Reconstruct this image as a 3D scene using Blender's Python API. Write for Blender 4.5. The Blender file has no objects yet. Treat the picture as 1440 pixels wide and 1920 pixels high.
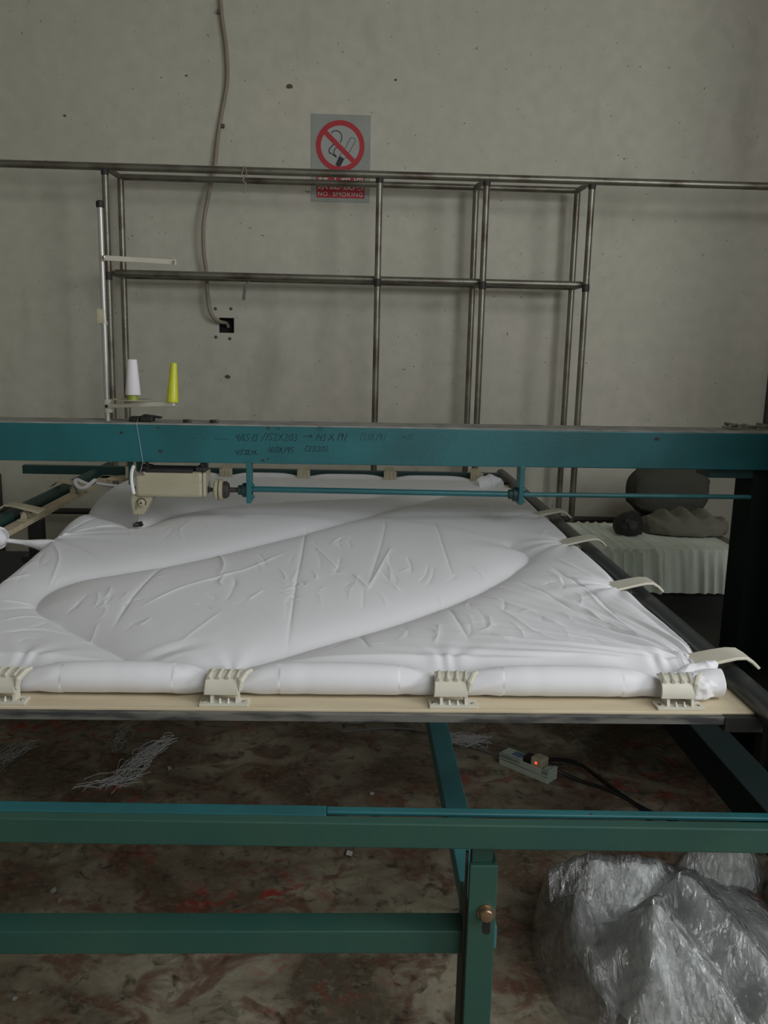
import bpy, math, random
import numpy as np
from mathutils import Vector, Matrix, noise

# ------------------------------------------------------------------ camera, light, exposure
F_PX, CAM_H = 1650.0, 1.46
def _axes(p=10.73, y=2.1, r=1.315):
    p, y, r = map(math.radians, (p, y, r))
    cp, sp, cy, sy, cr, sr = math.cos(p), math.sin(p), math.cos(y), math.sin(y), math.cos(r), math.sin(r)
    R = np.array([[cr, -sr, 0], [sr, cr, 0], [0, 0, 1]])
    return R @ np.array([cy, -sp*sy, cp*sy]), R @ np.array([-sy, -sp*cy, cp*cy]), -(R @ np.array([0, cp, sp]))
AX, AY, AZ = _axes()
sc = bpy.context.scene
COL = sc.collection
cam_d = bpy.data.cameras.new('camera')
cam = bpy.data.objects.new('camera', cam_d); COL.objects.link(cam)
cam_d.sensor_fit = 'VERTICAL'; cam_d.sensor_height = 24.0
cam_d.lens = 24.0*F_PX/1920.0
cam_d.clip_start = 0.05
def _w(c): return Vector((c @ AX, c @ AY, c @ AZ))
rx, ry, rz = _w(np.array([1, 0, 0])), _w(np.array([0, -1, 0])), _w(np.array([0, 0, -1]))
m = Matrix((rx, ry, rz)).transposed().to_4x4(); m.translation = (0, 0, CAM_H)
cam.matrix_world = m
sc.camera = cam

sc.view_settings.view_transform = 'Standard'
sc.view_settings.look = 'None'
sc.view_settings.gamma = 1.0
sc.view_settings.use_curve_mapping = False
sc.view_settings.exposure = 0.0

world = bpy.data.worlds.new('world'); sc.world = world; world.use_nodes = True
world.node_tree.nodes['Background'].inputs[0].default_value = (0.6, 0.7, 0.8, 1)
world.node_tree.nodes['Background'].inputs[1].default_value = 0.3

def area(name, loc, target, sx, sy, power, colr):
    l = bpy.data.lights.new(name, 'AREA'); l.shape = 'RECTANGLE'; l.size = sx; l.size_y = sy
    l.energy = power; l.color = colr
    o = bpy.data.objects.new(name, l); COL.objects.link(o); o.location = loc
    o.rotation_euler = (Vector(target)-Vector(loc)).to_track_quat('-Z', 'Y').to_euler()
    return o
area('daylight_right_window', (3.32, 0.3, 2.2), (0.0, 1.6, 1.6), 2.0, 1.3, 82, (0.95, 0.975, 1.0))
area('daylight_back_window', (1.5, -2.85, 2.1), (1.2, 0.0, 1.8), 2.6, 1.5, 36, (0.94, 0.97, 1.0))
area('daylight_roof_window', (1.5, 0.1, 3.42), (0.7, 1.5, 0.8), 2.2, 1.3, 46, (0.95, 0.975, 1.0))

# ------------------------------------------------------------------ pixel measurement -> world point
def ray(px, py):
    c = np.array([px-720.0, py-960.0, F_PX]); return np.array([c @ AX, c @ AY, c @ AZ])
def onz(px, py, z):
    r = ray(px, py); t = (z-CAM_H)/r[2]; return Vector((r[0]*t, r[1]*t, z))
def ony(px, py, y):
    r = ray(px, py); t = y/r[1]; return Vector((r[0]*t, y, CAM_H+r[2]*t))

# ------------------------------------------------------------------ materials
def nt(name):
    mt = bpy.data.materials.new(name); mt.use_nodes = True
    return mt, mt.node_tree.nodes, mt.node_tree.links, mt.node_tree.nodes['Principled BSDF']
def mat(name, c, rough=0.5, metal=0.0, c2=None, scale=8.0, detail=6.0, lo=0.4, hi=0.65, bump=0.0, bscale=60.0, spec=0.5, stretch=(1, 1, 1), chips=None):
    mt, N, L, P = nt(name)
    P.inputs['Roughness'].default_value = rough; P.inputs['Metallic'].default_value = metal
    P.inputs['Specular IOR Level'].default_value = spec
    P.inputs['Base Color'].default_value = (*c, 1)
    tc = N.new('ShaderNodeTexCoord'); mp = N.new('ShaderNodeMapping'); mp.inputs['Scale'].default_value = stretch
    L.new(tc.outputs['Object'], mp.inputs[0])
    out = None
    if c2:
        n = N.new('ShaderNodeTexNoise'); n.inputs['Scale'].default_value = scale; n.inputs['Detail'].default_value = detail
        L.new(mp.outputs[0], n.inputs[0])
        r = N.new('ShaderNodeMapRange'); r.inputs[1].default_value = lo; r.inputs[2].default_value = hi
        L.new(n.outputs[0], r.inputs[0])
        mx = N.new('ShaderNodeMix'); mx.data_type = 'RGBA'
        L.new(r.outputs[0], mx.inputs[0]); mx.inputs[6].default_value = (*c, 1); mx.inputs[7].default_value = (*c2, 1)
        out = mx.outputs[2]
    if chips:
        n = N.new('ShaderNodeTexNoise'); n.inputs['Scale'].default_value = chips[1]; n.inputs['Detail'].default_value = 4
        L.new(tc.outputs['Object'], n.inputs[0])
        r = N.new('ShaderNodeMapRange'); r.inputs[1].default_value = chips[2]; r.inputs[2].default_value = chips[2]+0.03
        L.new(n.outputs[0], r.inputs[0])
        mx = N.new('ShaderNodeMix'); mx.data_type = 'RGBA'
        L.new(r.outputs[0], mx.inputs[0]); mx.inputs[6].default_value = (*c, 1); mx.inputs[7].default_value = (*chips[0], 1)
        if out: L.new(out, mx.inputs[6])
        out = mx.outputs[2]
    if out: L.new(out, P.inputs['Base Color'])
    if bump:
        n = N.new('ShaderNodeTexNoise'); n.inputs['Scale'].default_value = bscale; n.inputs['Detail'].default_value = 5
        L.new(mp.outputs[0], n.inputs[0])
        b = N.new('ShaderNodeBump'); b.inputs['Strength'].default_value = bump; b.inputs['Distance'].default_value = 0.01
        L.new(n.outputs[0], b.inputs['Height']); L.new(b.outputs[0], P.inputs['Normal'])
    return mt

def wall_mat():
    mt, N, L, P = nt('plaster_wall')
    P.inputs['Roughness'].default_value = 0.75
    tc = N.new('ShaderNodeTexCoord')
    def no(s, d=6, st=(1, 1, 1)):
        mp = N.new('ShaderNodeMapping'); mp.inputs['Scale'].default_value = st; L.new(tc.outputs['Object'], mp.inputs[0])
        n = N.new('ShaderNodeTexNoise'); n.inputs['Scale'].default_value = s; n.inputs['Detail'].default_value = d
        L.new(mp.outputs[0], n.inputs[0]); return n.outputs[0]
    def rng(o, a, b, c=0.0, d=1.0):
        r = N.new('ShaderNodeMapRange'); L.new(o, r.inputs[0])
        for i, v in enumerate((a, b, c, d)): r.inputs[i+1].default_value = v
        return r.outputs[0]
    def mix(f, a, b):
        x = N.new('ShaderNodeMix'); x.data_type = 'RGBA'; L.new(f, x.inputs[0])
        for i, v in ((6, a), (7, b)):
            if isinstance(v, tuple): x.inputs[i].default_value = (*v, 1)
            else: L.new(v, x.inputs[i])
        return x.outputs[2]
    base = mix(rng(no(1.1, 3), 0.35, 0.65), (0.64, 0.605, 0.51), (0.57, 0.565, 0.47))
    base = mix(rng(no(14, 8), 0.35, 0.95), base, (0.50, 0.485, 0.40))
    base = mix(rng(no(55, 3), 0.70, 0.76), base, (0.16, 0.16, 0.12))
    base = mix(rng(no(3.5, 5, (1, 1, .35)), 0.62, 0.80, 0, 0.5), base, (0.33, 0.32, 0.25))
    L.new(base, P.inputs['Base Color'])
    b = N.new('ShaderNodeBump'); b.inputs['Strength'].default_value = 0.25; b.inputs['Distance'].default_value = 0.006
    L.new(no(9, 8), b.inputs['Height']); L.new(b.outputs[0], P.inputs['Normal'])
    return mt

def floor_mat():
    mt, N, L, P = nt('stained_concrete')
    P.inputs['Roughness'].default_value = 0.62
    tc = N.new('ShaderNodeTexCoord')
    def no(s, d=8, st=(1, 1, 1), dist=0.0, w=0.0):
        mp = N.new('ShaderNodeMapping'); mp.inputs['Scale'].default_value = st; mp.inputs['Location'].default_value = (w, w*.7, 0)
        L.new(tc.outputs['Object'], mp.inputs[0])
        n = N.new('ShaderNodeTexNoise'); n.inputs['Scale'].default_value = s; n.inputs['Detail'].default_value = d
        n.inputs['Distortion'].default_value = dist; n.inputs['Roughness'].default_value = 0.6
        L.new(mp.outputs[0], n.inputs[0]); return n.outputs[0]
    def rng(o, a, b, c=0.0, d=1.0):
        r = N.new('ShaderNodeMapRange'); L.new(o, r.inputs[0])
        for i, v in enumerate((a, b, c, d)): r.inputs[i+1].default_value = v
        return r.outputs[0]
    def mix(f, a, b):
        x = N.new('ShaderNodeMix'); x.data_type = 'RGBA'; L.new(f, x.inputs[0])
        for i, v in ((6, a), (7, b)):
            if isinstance(v, tuple): x.inputs[i].default_value = (*v, 1)
            else: L.new(v, x.inputs[i])
        return x.outputs[2]
    base = mix(rng(no(3.2, 12, dist=.9), 0.40, 0.60), (0.12, 0.096, 0.062), (0.39, 0.355, 0.26))
    base = mix(rng(no(1.2, 6, dist=.5, w=2), 0.45, 0.62, 0, 0.55), base, (0.13, 0.085, 0.05))
    base = mix(rng(no(7.5, 12, dist=1.0, w=7), 0.50, 0.60, 0, 0.75), base, (0.125, 0.048, 0.028))
    red = rng(no(13, 12, dist=.9, w=3), 0.53, 0.62, 0, 0.9)
    zone = rng(no(1.7, 4, w=15), 0.50, 0.64)
    mm = N.new('ShaderNodeMath'); mm.operation = 'MULTIPLY'; L.new(red, mm.inputs[0]); L.new(zone, mm.inputs[1])
    base = mix(mm.outputs[0], base, (0.34, 0.032, 0.020))
    base = mix(rng(no(19, 10, dist=.6, w=11), 0.55, 0.66, 0, 0.8), base, (0.035, 0.028, 0.018))
    base = mix(rng(no(48, 8, dist=.4, w=21), 0.50, 0.70, 0, 0.6), base, (0.26, 0.235, 0.18))
    base = mix(rng(no(70, 4, w=5), 0.71, 0.76, 0, .8), base, (0.6, 0.56, 0.45))
    L.new(base, P.inputs['Base Color'])
    b = N.new('ShaderNodeBump'); b.inputs['Strength'].default_value = 0.3; b.inputs['Distance'].default_value = 0.01
    L.new(no(12, 8), b.inputs['Height']); L.new(b.outputs[0], P.inputs['Normal'])
    return mt

def plastic_film(name, opacity, tint, rough=0.12):
    mt, N, L, P = nt(name)
    out = N['Material Output']
    N.remove(P)
    tr = N.new('ShaderNodeBsdfTransparent'); tr.inputs[0].default_value = (0.93, 0.95, 0.95, 1)
    df = N.new('ShaderNodeBsdfDiffuse'); df.inputs[0].default_value = (*tint, 1)
    gl = N.new('ShaderNodeBsdfAnisotropic') if hasattr(bpy.types, 'ShaderNodeBsdfAnisotropic') else N.new('ShaderNodeBsdfGlossy')
    gl.inputs['Roughness'].default_value = rough; gl.inputs[0].default_value = (1, 1, 1, 1)
    tc = N.new('ShaderNodeTexCoord')
    n = N.new('ShaderNodeTexNoise'); n.inputs['Scale'].default_value = 19; n.inputs['Detail'].default_value = 6; n.inputs['Distortion'].default_value = 1.8
    mp = N.new('ShaderNodeMapping'); mp.inputs['Scale'].default_value = (2.4, .9, 1.2); mp.inputs['Rotation'].default_value = (0, 0, .5)
    L.new(tc.outputs['Object'], mp.inputs[0]); L.new(mp.outputs[0], n.inputs[0])
    b = N.new('ShaderNodeBump'); b.inputs['Strength'].default_value = 0.62; b.inputs['Distance'].default_value = 0.03
    L.new(n.outputs[0], b.inputs['Height']); L.new(b.outputs[0], gl.inputs['Normal']); L.new(b.outputs[0], df.inputs['Normal'])
    m1 = N.new('ShaderNodeMixShader'); m1.inputs[0].default_value = opacity
    L.new(tr.outputs[0], m1.inputs[1]); L.new(df.outputs[0], m1.inputs[2])
    fr = N.new('ShaderNodeFresnel'); fr.inputs[0].default_value = 1.6; L.new(b.outputs[0], fr.inputs['Normal'])
    ad = N.new('ShaderNodeMath'); ad.operation = 'MULTIPLY_ADD'; ad.inputs[1].default_value = 1.45; ad.inputs[2].default_value = 0.06; ad.use_clamp = True
    L.new(fr.outputs[0], ad.inputs[0])
    m2 = N.new('ShaderNodeMixShader'); L.new(ad.outputs[0], m2.inputs[0]); L.new(m1.outputs[0], m2.inputs[1]); L.new(gl.outputs[0], m2.inputs[2])
    L.new(m2.outputs[0], out.inputs['Surface'])
    return mt

def fabric_mat():
    mt, N, L, P = nt('white_cotton')
    P.inputs['Roughness'].default_value = 0.85
    P.inputs['Base Color'].default_value = (0.80, 0.80, 0.825, 1)
    P.inputs['Sheen Weight'].default_value = 0.15
    P.inputs['Specular IOR Level'].default_value = 0.2
    tc = N.new('ShaderNodeTexCoord')
    def no(s, d, dist, st):
        mp = N.new('ShaderNodeMapping'); mp.inputs['Scale'].default_value = st; mp.inputs['Rotation'].default_value = (0, 0, .5)
        L.new(tc.outputs['Object'], mp.inputs[0])
        n = N.new('ShaderNodeTexNoise'); n.inputs['Scale'].default_value = s; n.inputs['Detail'].default_value = d; n.inputs['Distortion'].default_value = dist
        n.noise_type = 'RIDGED_MULTIFRACTAL'
        L.new(mp.outputs[0], n.inputs[0]); return n.outputs[0]
    b = N.new('ShaderNodeBump'); b.inputs['Strength'].default_value = 0.10; b.inputs['Distance'].default_value = 0.006
    L.new(no(9, 3, .9, (1, .55, 1)), b.inputs['Height'])
    b2 = N.new('ShaderNodeBump'); b2.inputs['Strength'].default_value = 0.12; b2.inputs['Distance'].default_value = 0.003
    L.new(no(30, 3, .6, (1, 1, 1)), b2.inputs['Height']); L.new(b.outputs[0], b2.inputs['Normal'])
    L.new(b2.outputs[0], P.inputs['Normal'])
    return mt

M = {}
M['wall'] = wall_mat(); M['floor'] = floor_mat(); M['fabric'] = fabric_mat()
M['ceiling'] = mat('ceiling_paint', (0.5, 0.5, 0.47), .8)
M['brown_trim'] = mat('brown_trim', (0.07, 0.045, 0.035), .6)
M['teal'] = mat('teal_paint', (0.020, 0.140, 0.155), .36, c2=(0.017, 0.105, 0.115), scale=5, chips=((0.03, 0.02, 0.015), 26, .73), bump=.05, bscale=90)
M['green'] = mat('green_paint', (0.022, 0.085, 0.068), .5, c2=(0.032, 0.095, 0.068), scale=6, chips=((0.10, 0.05, 0.04), 30, .74), bump=.05, bscale=80)
M['teal_light'] = mat('pale_teal_paint', (0.05, 0.20, 0.22), .4, c2=(0.04, 0.16, 0.17), scale=9)
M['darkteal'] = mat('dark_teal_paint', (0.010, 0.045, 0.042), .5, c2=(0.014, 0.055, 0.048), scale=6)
M['dusty'] = mat('dusty_top', (0.34, 0.33, 0.30), .8, c2=(0.22, 0.22, 0.2), scale=14)
M['shade'] = mat('shaded_teal_paint', (0.009, 0.017, 0.017), .8, spec=.15, c2=(0.011, 0.020, 0.019), scale=6)  # teal taken almost to black, shade painted into the colour
M['rust'] = mat('rust_brown', (0.07, 0.035, 0.03), .8)
M['black'] = mat('black_steel', (0.012, 0.012, 0.012), .55, c2=(0.02, 0.02, 0.019), scale=12)
M['rail'] = mat('charcoal_tube', (0.025, 0.03, 0.032), .36, c2=(0.035, 0.037, 0.038), scale=20)
M['steel'] = mat('worn_grey_steel', (0.20, 0.195, 0.175), .5, .3, c2=(0.06, 0.06, 0.065), scale=9, stretch=(1, 5, 5), lo=.45, hi=.62)
M['rack'] = mat('bare_rack_pipe', (0.26, 0.255, 0.205), .38, .65, c2=(0.12, 0.09, 0.07), scale=7, lo=.45, hi=.7, bump=.1)
M['rack_dark'] = mat('dark_rack_joint', (0.05, 0.045, 0.04), .6, .3)
M['wood'] = mat('cream_wood', (0.66, 0.57, 0.40), .6, c2=(0.56, 0.46, 0.31), scale=4, stretch=(1, 8, 8), lo=.4, hi=.7)
M['cream'] = mat('cream_plastic', (0.66, 0.64, 0.54), .42, c2=(0.60, 0.57, 0.46), scale=14)
M['cream_old'] = mat('aged_cream_plastic', (0.50, 0.46, 0.33), .45, c2=(0.40, 0.36, 0.24), scale=20)
M['machine'] = mat('beige_enamel', (0.47, 0.43, 0.31), .33, c2=(0.41, 0.37, 0.26), scale=7)
M['whiteplastic'] = mat('white_plastic', (0.82, 0.83, 0.84), .3)
M['chrome'] = mat('polished_steel', (0.55, 0.5, 0.45), .25, 1.0)
M['brass'] = mat('dull_bolt', (0.42, 0.30, 0.20), .3, .9)
M['pole'] = mat('pale_pole', (0.50, 0.50, 0.47), .35, .5)
M['thread'] = mat('white_thread', (0.85, 0.80, 0.84), .8, bump=.3, bscale=300, stretch=(1, 1, 6))
M['olive'] = mat('olive_spool', (0.30, 0.34, 0.05), .4)
M['yellow'] = mat('yellow_spool', (0.58, 0.60, 0.03), .3)
M['sign'] = mat('grey_aluminium', (0.35, 0.37, 0.33), .55, .1, c2=(0.31, 0.325, 0.29), scale=12)
M['signin'] = mat('pale_print', (0.40, 0.41, 0.385), .5)
M['red'] = mat('red_print', (0.46, 0.02, 0.03), .5)
M['ink'] = mat('black_print', (0.015, 0.012, 0.02), .5)
M['signtext'] = mat('white_print', (0.62, 0.58, 0.55), .5)
M['marker'] = mat('marker_ink', (0.003, 0.010, 0.018), .5)
M['marker_faint'] = mat('faded_marker_ink', (0.007, 0.045, 0.055), .5)
M['cable'] = mat('brown_grey_cable', (0.28, 0.235, 0.175), .5, c2=(0.34, 0.295, 0.225), scale=5)
M['blackcable'] = mat('black_cable', (0.012, 0.012, 0.012), .45)
M['greycable'] = mat('grey_cable', (0.16, 0.16, 0.15), .5)
M['hole'] = mat('dark_box', (0.012, 0.006, 0.006), .8)
M['spot'] = mat('wall_plug', (0.10, 0.09, 0.07), .8)
M['skirt'] = mat('ivory_cloth', (0.78, 0.84, 0.74), .8, c2=(0.68, 0.72, 0.62), scale=6, bump=.15, bscale=25)
M['pillow'] = mat('dark_olive_cloth', (0.055, 0.055, 0.042), .9, bump=.3, bscale=30)
M['greycloth'] = mat('grey_brown_cloth', (0.17, 0.16, 0.125), .9, bump=.25, bscale=30)
M['tassel'] = mat('tan_tassel', (0.34, 0.28, 0.17), .85)
M['lint'] = mat('white_lint', (0.62, 0.62, 0.62), .9)
M['lint2'] = mat('dusty_lint', (0.40, 0.40, 0.38), .9)
M['paper'] = mat('paper', (0.75, 0.74, 0.72), .8)
M['strip'] = mat('greenish_white_plastic', (0.50, 0.58, 0.50), .4)
M['blue'] = mat('blue_label', (0.12, 0.22, 0.34), .5)
M['film'] = plastic_film('clear_film', 0.10, (0.82, 0.84, 0.86), .06)
M['film2'] = plastic_film('milky_film', 0.55, (0.55, 0.56, 0.54), .2)
M['stuffing'] = mat('bagged_wadding', (0.86, 0.87, 0.87), .7, c2=(0.50, 0.50, 0.48), scale=5, lo=.4, hi=.62, bump=.4, bscale=14)
M['sack'] = mat('beige_sack', (0.23, 0.22, 0.165), .8, c2=(0.16, 0.15, 0.11), scale=6, bump=.3, bscale=20)
def lamp_mat():
    mt, N, L, P = nt('red_pilot_lamp')
    P.inputs['Base Color'].default_value = (0.6, 0.03, 0.02, 1)
    P.inputs['Emission Color'].default_value = (1, 0.06, 0.03, 1); P.inputs['Emission Strength'].default_value = 2.2
    return mt
M['lamp'] = lamp_mat()

# ------------------------------------------------------------------ mesh helpers
class MB:
    def __init__(s): s.v, s.f = [], []
    def add(s, vs, fs):
        n = len(s.v); s.v += [tuple(v) for v in vs]; s.f += [tuple(i+n for i in f) for f in fs]; return s
    def box(s, x0, x1, y0, y1, z0, z1):
        return s.add([(x, y, z) for x in (x0, x1) for y in (y0, y1) for z in (z0, z1)],
                     [(0, 1, 3, 2), (4, 6, 7, 5), (0, 4, 5, 1), (2, 3, 7, 6), (0, 2, 6, 4), (1, 5, 7, 3)])
    def beam(s, a, b, w, h, up=(0, 0, 1)):
        a, b = Vector(a), Vector(b); d = (b-a).normalized(); u = Vector(up); sd = d.cross(u).normalized(); u = sd.cross(d)
        vs = [p+sd*(w/2*i)+u*(h/2*j) for p in (a, b) for i, j in ((-1, -1), (1, -1), (1, 1), (-1, 1))]
        return s.add(vs, [(0, 1, 2, 3), (7, 6, 5, 4), (0, 4, 5, 1), (1, 5, 6, 2), (2, 6, 7, 3), (3, 7, 4, 0)])
    def tube(s, pts, r, n=12, cap=True):
        pts = [Vector(p) for p in pts]; k = len(pts)
        rs = r if isinstance(r, (list, tuple)) else [r]*k
        vs = []; u = None
        for i, p in enumerate(pts):
            d = (pts[min(i+1, k-1)]-pts[max(i-1, 0)]).normalized()
            if u is None:
                u = d.orthogonal().normalized()
            else:
                u = (u-d*u.dot(d)).normalized()
            w = d.cross(u)
            vs += [p+(u*math.cos(2*math.pi*j/n)+w*math.sin(2*math.pi*j/n))*rs[i] for j in range(n)]
        fs = [(i*n+j, i*n+(j+1) % n, (i+1)*n+(j+1) % n, (i+1)*n+j) for i in range(k-1) for j in range(n)]
        if cap: fs += [tuple(range(n))[::-1], tuple((k-1)*n+j for j in range(n))]
        return s.add(vs, fs)
    def lathe(s, prof, c, ax=(0, 0, 1), n=28):
        ax = Vector(ax).normalized(); u = ax.orthogonal().normalized(); w = ax.cross(u); c = Vector(c)
        vs = [c+ax*h+(u*math.cos(2*math.pi*j/n)+w*math.sin(2*math.pi*j/n))*max(r, 1e-5) for r, h in prof for j in range(n)]
        k = len(prof)
        fs = [(i*n+j, i*n+(j+1) % n, (i+1)*n+(j+1) % n, (i+1)*n+j) for i in range(k-1) for j in range(n)]
        fs += [tuple(range(n))[::-1], tuple((k-1)*n+j for j in range(n))]
        return s.add(vs, fs)
    def prism(s, poly, off):            # poly: list of 3D points, extruded by the vector off
        n = len(poly); off = Vector(off); P = [Vector(p) for p in poly]
        return s.add(P+[p+off for p in P], [tuple(range(n))[::-1], tuple(range(n, 2*n))]+[(i, (i+1) % n, n+(i+1) % n, n+i) for i in range(n)])
    def strap(s, prof, origin, out, side, w0, w1, th):   # lever-like plate: prof (s,z), width along side
        out, side = Vector(out), Vector(side); k = len(prof); vs = []; o = Vector(origin)
        for i, (a, z) in enumerate(prof):
            a0, z0 = prof[max(i-1, 0)]; a1, z1 = prof[min(i+1, k-1)]
            t = Vector((a1-a0, z1-z0)).normalized(); nx, nz = -t.y, t.x
            w = w0+(w1-w0)*i/(k-1)
            for da in (th/2, -th/2):
                for sg in (-1, 1):
                    vs.append(o+out*(a+nx*da)+Vector((0, 0, z+nz*da))+side*(w/2*sg))
        fs = []
        for i in range(k-1):
            b, c = i*4, i*4+4
            fs += [(b, b+1, c+1, c), (b+2, c+2, c+3, b+3), (b, c, c+2, b+2), (b+1, b+3, c+3, c+1)]
        fs += [(0, 2, 3, 1), (4*k-4, 4*k-3, 4*k-1, 4*k-2)]
        return s.add(vs, fs)

def root_loc(p):
    while p.parent: p = p.parent
    return p.location
def ob(name, mb, material, parent=None, bevel=0.0, smooth=False, sub=0, at=None):
    me = bpy.data.meshes.new(name)
    o = bpy.data.objects.new(name, me)
    org = root_loc(parent).copy() if parent else (Vector(at) if at is not None else Vector((0, 0, 0)))
    me.from_pydata([tuple(Vector(v)-org) for v in mb.v], [], mb.f)
    me.materials.append(material)
    import bmesh
    b = bmesh.new(); b.from_mesh(me); bmesh.ops.recalc_face_normals(b, faces=b.faces); b.to_mesh(me); b.free()
    COL.objects.link(o)
    if parent: o.parent = parent
    else: o.location = org
    if bevel:
        md = o.modifiers.new('bevel', 'BEVEL'); md.width = bevel; md.segments = 2; md.limit_method = 'ANGLE'
    if sub:
        md = o.modifiers.new('sub', 'SUBSURF'); md.levels = sub; md.render_levels = sub
    if smooth:
        for p in me.polygons: p.use_smooth = True
        try:
            me.set_sharp_from_angle(angle=math.radians(40))
        except Exception: pass
    return o
def tag(o, label=None, cat=None, group=None, kind=None):
    if label: o['label'] = label
    if cat: o['category'] = cat
    if group: o['group'] = group
    if kind: o['kind'] = kind
    return o
def thing(name, loc, label, cat, group=None):
    o = bpy.data.objects.new(name, None); o.empty_display_size = .05; COL.objects.link(o); o.location = loc
    return tag(o, label, cat, group)
def circ(c, r, n=24, a0=0.0, a1=2*math.pi): return [Vector((c[0]+r*math.cos(a0+(a1-a0)*i/n), c[1], c[2]+r*math.sin(a0+(a1-a0)*i/n))) for i in range(n+(0 if a1-a0 >= 6.28 else 1))]
def smooth_path(pts, k=8):
    pts = [Vector(p) for p in pts]; out = []
    for i in range(len(pts)-1):
        p0, p1, p2, p3 = pts[max(i-1, 0)], pts[i], pts[i+1], pts[min(i+2, len(pts)-1)]
        for j in range(k):
            t = j/k
            out.append(0.5*((2*p1)+(p2-p0)*t+(2*p0-5*p1+4*p2-p3)*t*t+(3*p1-p0-3*p2+p3)*t**3))
    return out+[pts[-1]]

def tri(t): return abs((t % 1.0)-.5)*2
random.seed(11)
DIRS = [Vector((math.cos(a), math.sin(a), random.uniform(-.5, .5))) for a in [random.uniform(0, math.pi) for _ in range(9)]]
def crease_field(v, f, seed):
    w_ = Vector((noise.noise(v*3.1+Vector((seed, 0, 0))), noise.noise(v*3.1+Vector((0, seed, 5))), 0))*.10
    s_ = 0
    for k in range(5):
        d = DIRS[(k+int(seed)) % 9]; s_ += tri((v+w_*(1+k*.3)).dot(d)*f*(1+.23*k)+seed*.37*k)*(1/(1+.35*k))
    return s_/3.1-.5

# ------------------------------------------------------------------ the room
WY = 4.65
st = lambda name, mb, mt_: tag(ob(name, mb, mt_), kind='structure')
st('floor', MB().box(-3.6, 3.4, -3.0, WY+.1, -.1, 0), M['floor'])
st('ceiling', MB().box(-3.6, 3.4, -3.0, WY+.1, 3.5, 3.6), M['ceiling'])
hc = ony(425, 610, WY); hs = .038
wb = MB()
for a in ((-3.6, hc.x-hs, 0, 3.5), (hc.x+hs, 3.4, 0, 3.5), (hc.x-hs, hc.x+hs, 0, hc.z-hs), (hc.x-hs, hc.x+hs, hc.z+hs, 3.5)):
    wb.box(a[0], a[1], WY, WY+.1, a[2], a[3])
st('wall_far', wb, M['wall'])
st('wall_left', MB().box(-3.7, -3.6, -3.0, WY, 0, 3.5), M['wall'])
st('wall_right', MB().box(3.4, 3.5, -3.0, WY, 0, 3.5), M['wall'])
st('wall_right_blocker', MB().box(2.26, 3.4, 2.95, WY, 0, 3.5), M['wall'])  # unseen wall jog, added to keep window light off the right of wall_far
st('wall_back', MB().box(-3.6, 3.4, -3.1, -3.0, 0, 3.5), M['wall'])
c = ony(1446, 640, WY)
st('trim_1', MB().box(c.x, c.x+.09, WY-.03, WY, 0, c.z+.9), M['brown_trim'])
st('trim_2', MB().box(ony(-30, 900, WY).x, ony(3, 900, WY).x, WY-.03, WY, 0, ony(0, 888, WY).z), M['brown_trim'])

# socket recess in the wall
t = thing('socket_recess', (hc.x, WY, hc.z), 'square dark socket recess in the plaster where the hanging cable enters', 'socket')
rb = MB()
e = .003
rb.box(hc.x-hs, hc.x+hs, WY+.05, WY+.055, hc.z-hs, hc.z+hs)
for a in ((-hs, -hs+e, -hs, hs), (hs-e, hs, -hs, hs), (-hs, hs, -hs, -hs+e), (-hs, hs, hs-e, hs)):
    rb.box(hc.x+a[0], hc.x+a[1], WY+.001, WY+.05, hc.z+a[2], hc.z+a[3])
ob('back_box', rb, M['hole'], t)
for px, py in ((404, 579), (433, 579), (405, 632), (431, 635)):
    p = ony(px, py, WY); ob('wall_plug', MB().tube([p+Vector((0, -.004, 0)), p+Vector((0, .001, 0))], .008, 10), M['spot'], t)

for i, (px, py, r, lb) in enumerate(((543, 162, .016, 'dark broken wall plug high on the wall left of the sign'), (742, 150, .007, 'tiny dark nail hole high on the wall right of the sign'),
                                     (427, 706, .014, 'small rusty wall plug below the socket recess'), (350, 142, .006, 'tiny dark speck on the wall left of the hanging cable'),
                                     (122, 217, .007, 'faint small nail hole in the upper left of the wall'))):
    p = ony(px, py, WY)
    random.seed(i)
    pts = [Vector((p.x+r*math.cos(a*.7)*random.uniform(.7, 1.1), WY-.006, p.z+r*.75*math.sin(a*.7)*random.uniform(.7, 1.1))) for a in range(9)]
    tag(ob('wall_plug', MB().prism(pts, (0, .0065, 0)), M['spot'], at=p), lb, 'wall plug', 'plugs and nail holes in the wall')

# ------------------------------------------------------------------ hanging cable
pts = [(412, -30), (416, 30), (424, 90), (426, 150), (417, 205), (408, 260), (403, 310), (391, 365), (382, 420), (382, 470), (387, 510), (390, 560), (397, 590), (412, 603), (424, 606)]
off = [.02, .02, .02, .02, .012, .02, .03, .05, .06, .06, .05, .055, .055, .03, -.02]
cp = smooth_path([ony(x, y, WY-o_) for (x, y), o_ in zip(pts, off)]+[ony(428, 613, WY+.04)], 6)
t = tag(ob('hanging_cable', MB().tube(cp, .0095, 10), M['cable'], smooth=True, at=cp[0]), 'brown grey cable hanging in waves down the wall into the socket recess', 'cable')
for px, py in ((419, 236), (412, 22)):
    p = ony(px, py, WY-.018)
    ob('cable_clip', MB().box(p.x-.012, p.x+.004, p.y-.006, p.y+.014, p.z-.008, p.z+.008), M['spot'], t)

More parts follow.
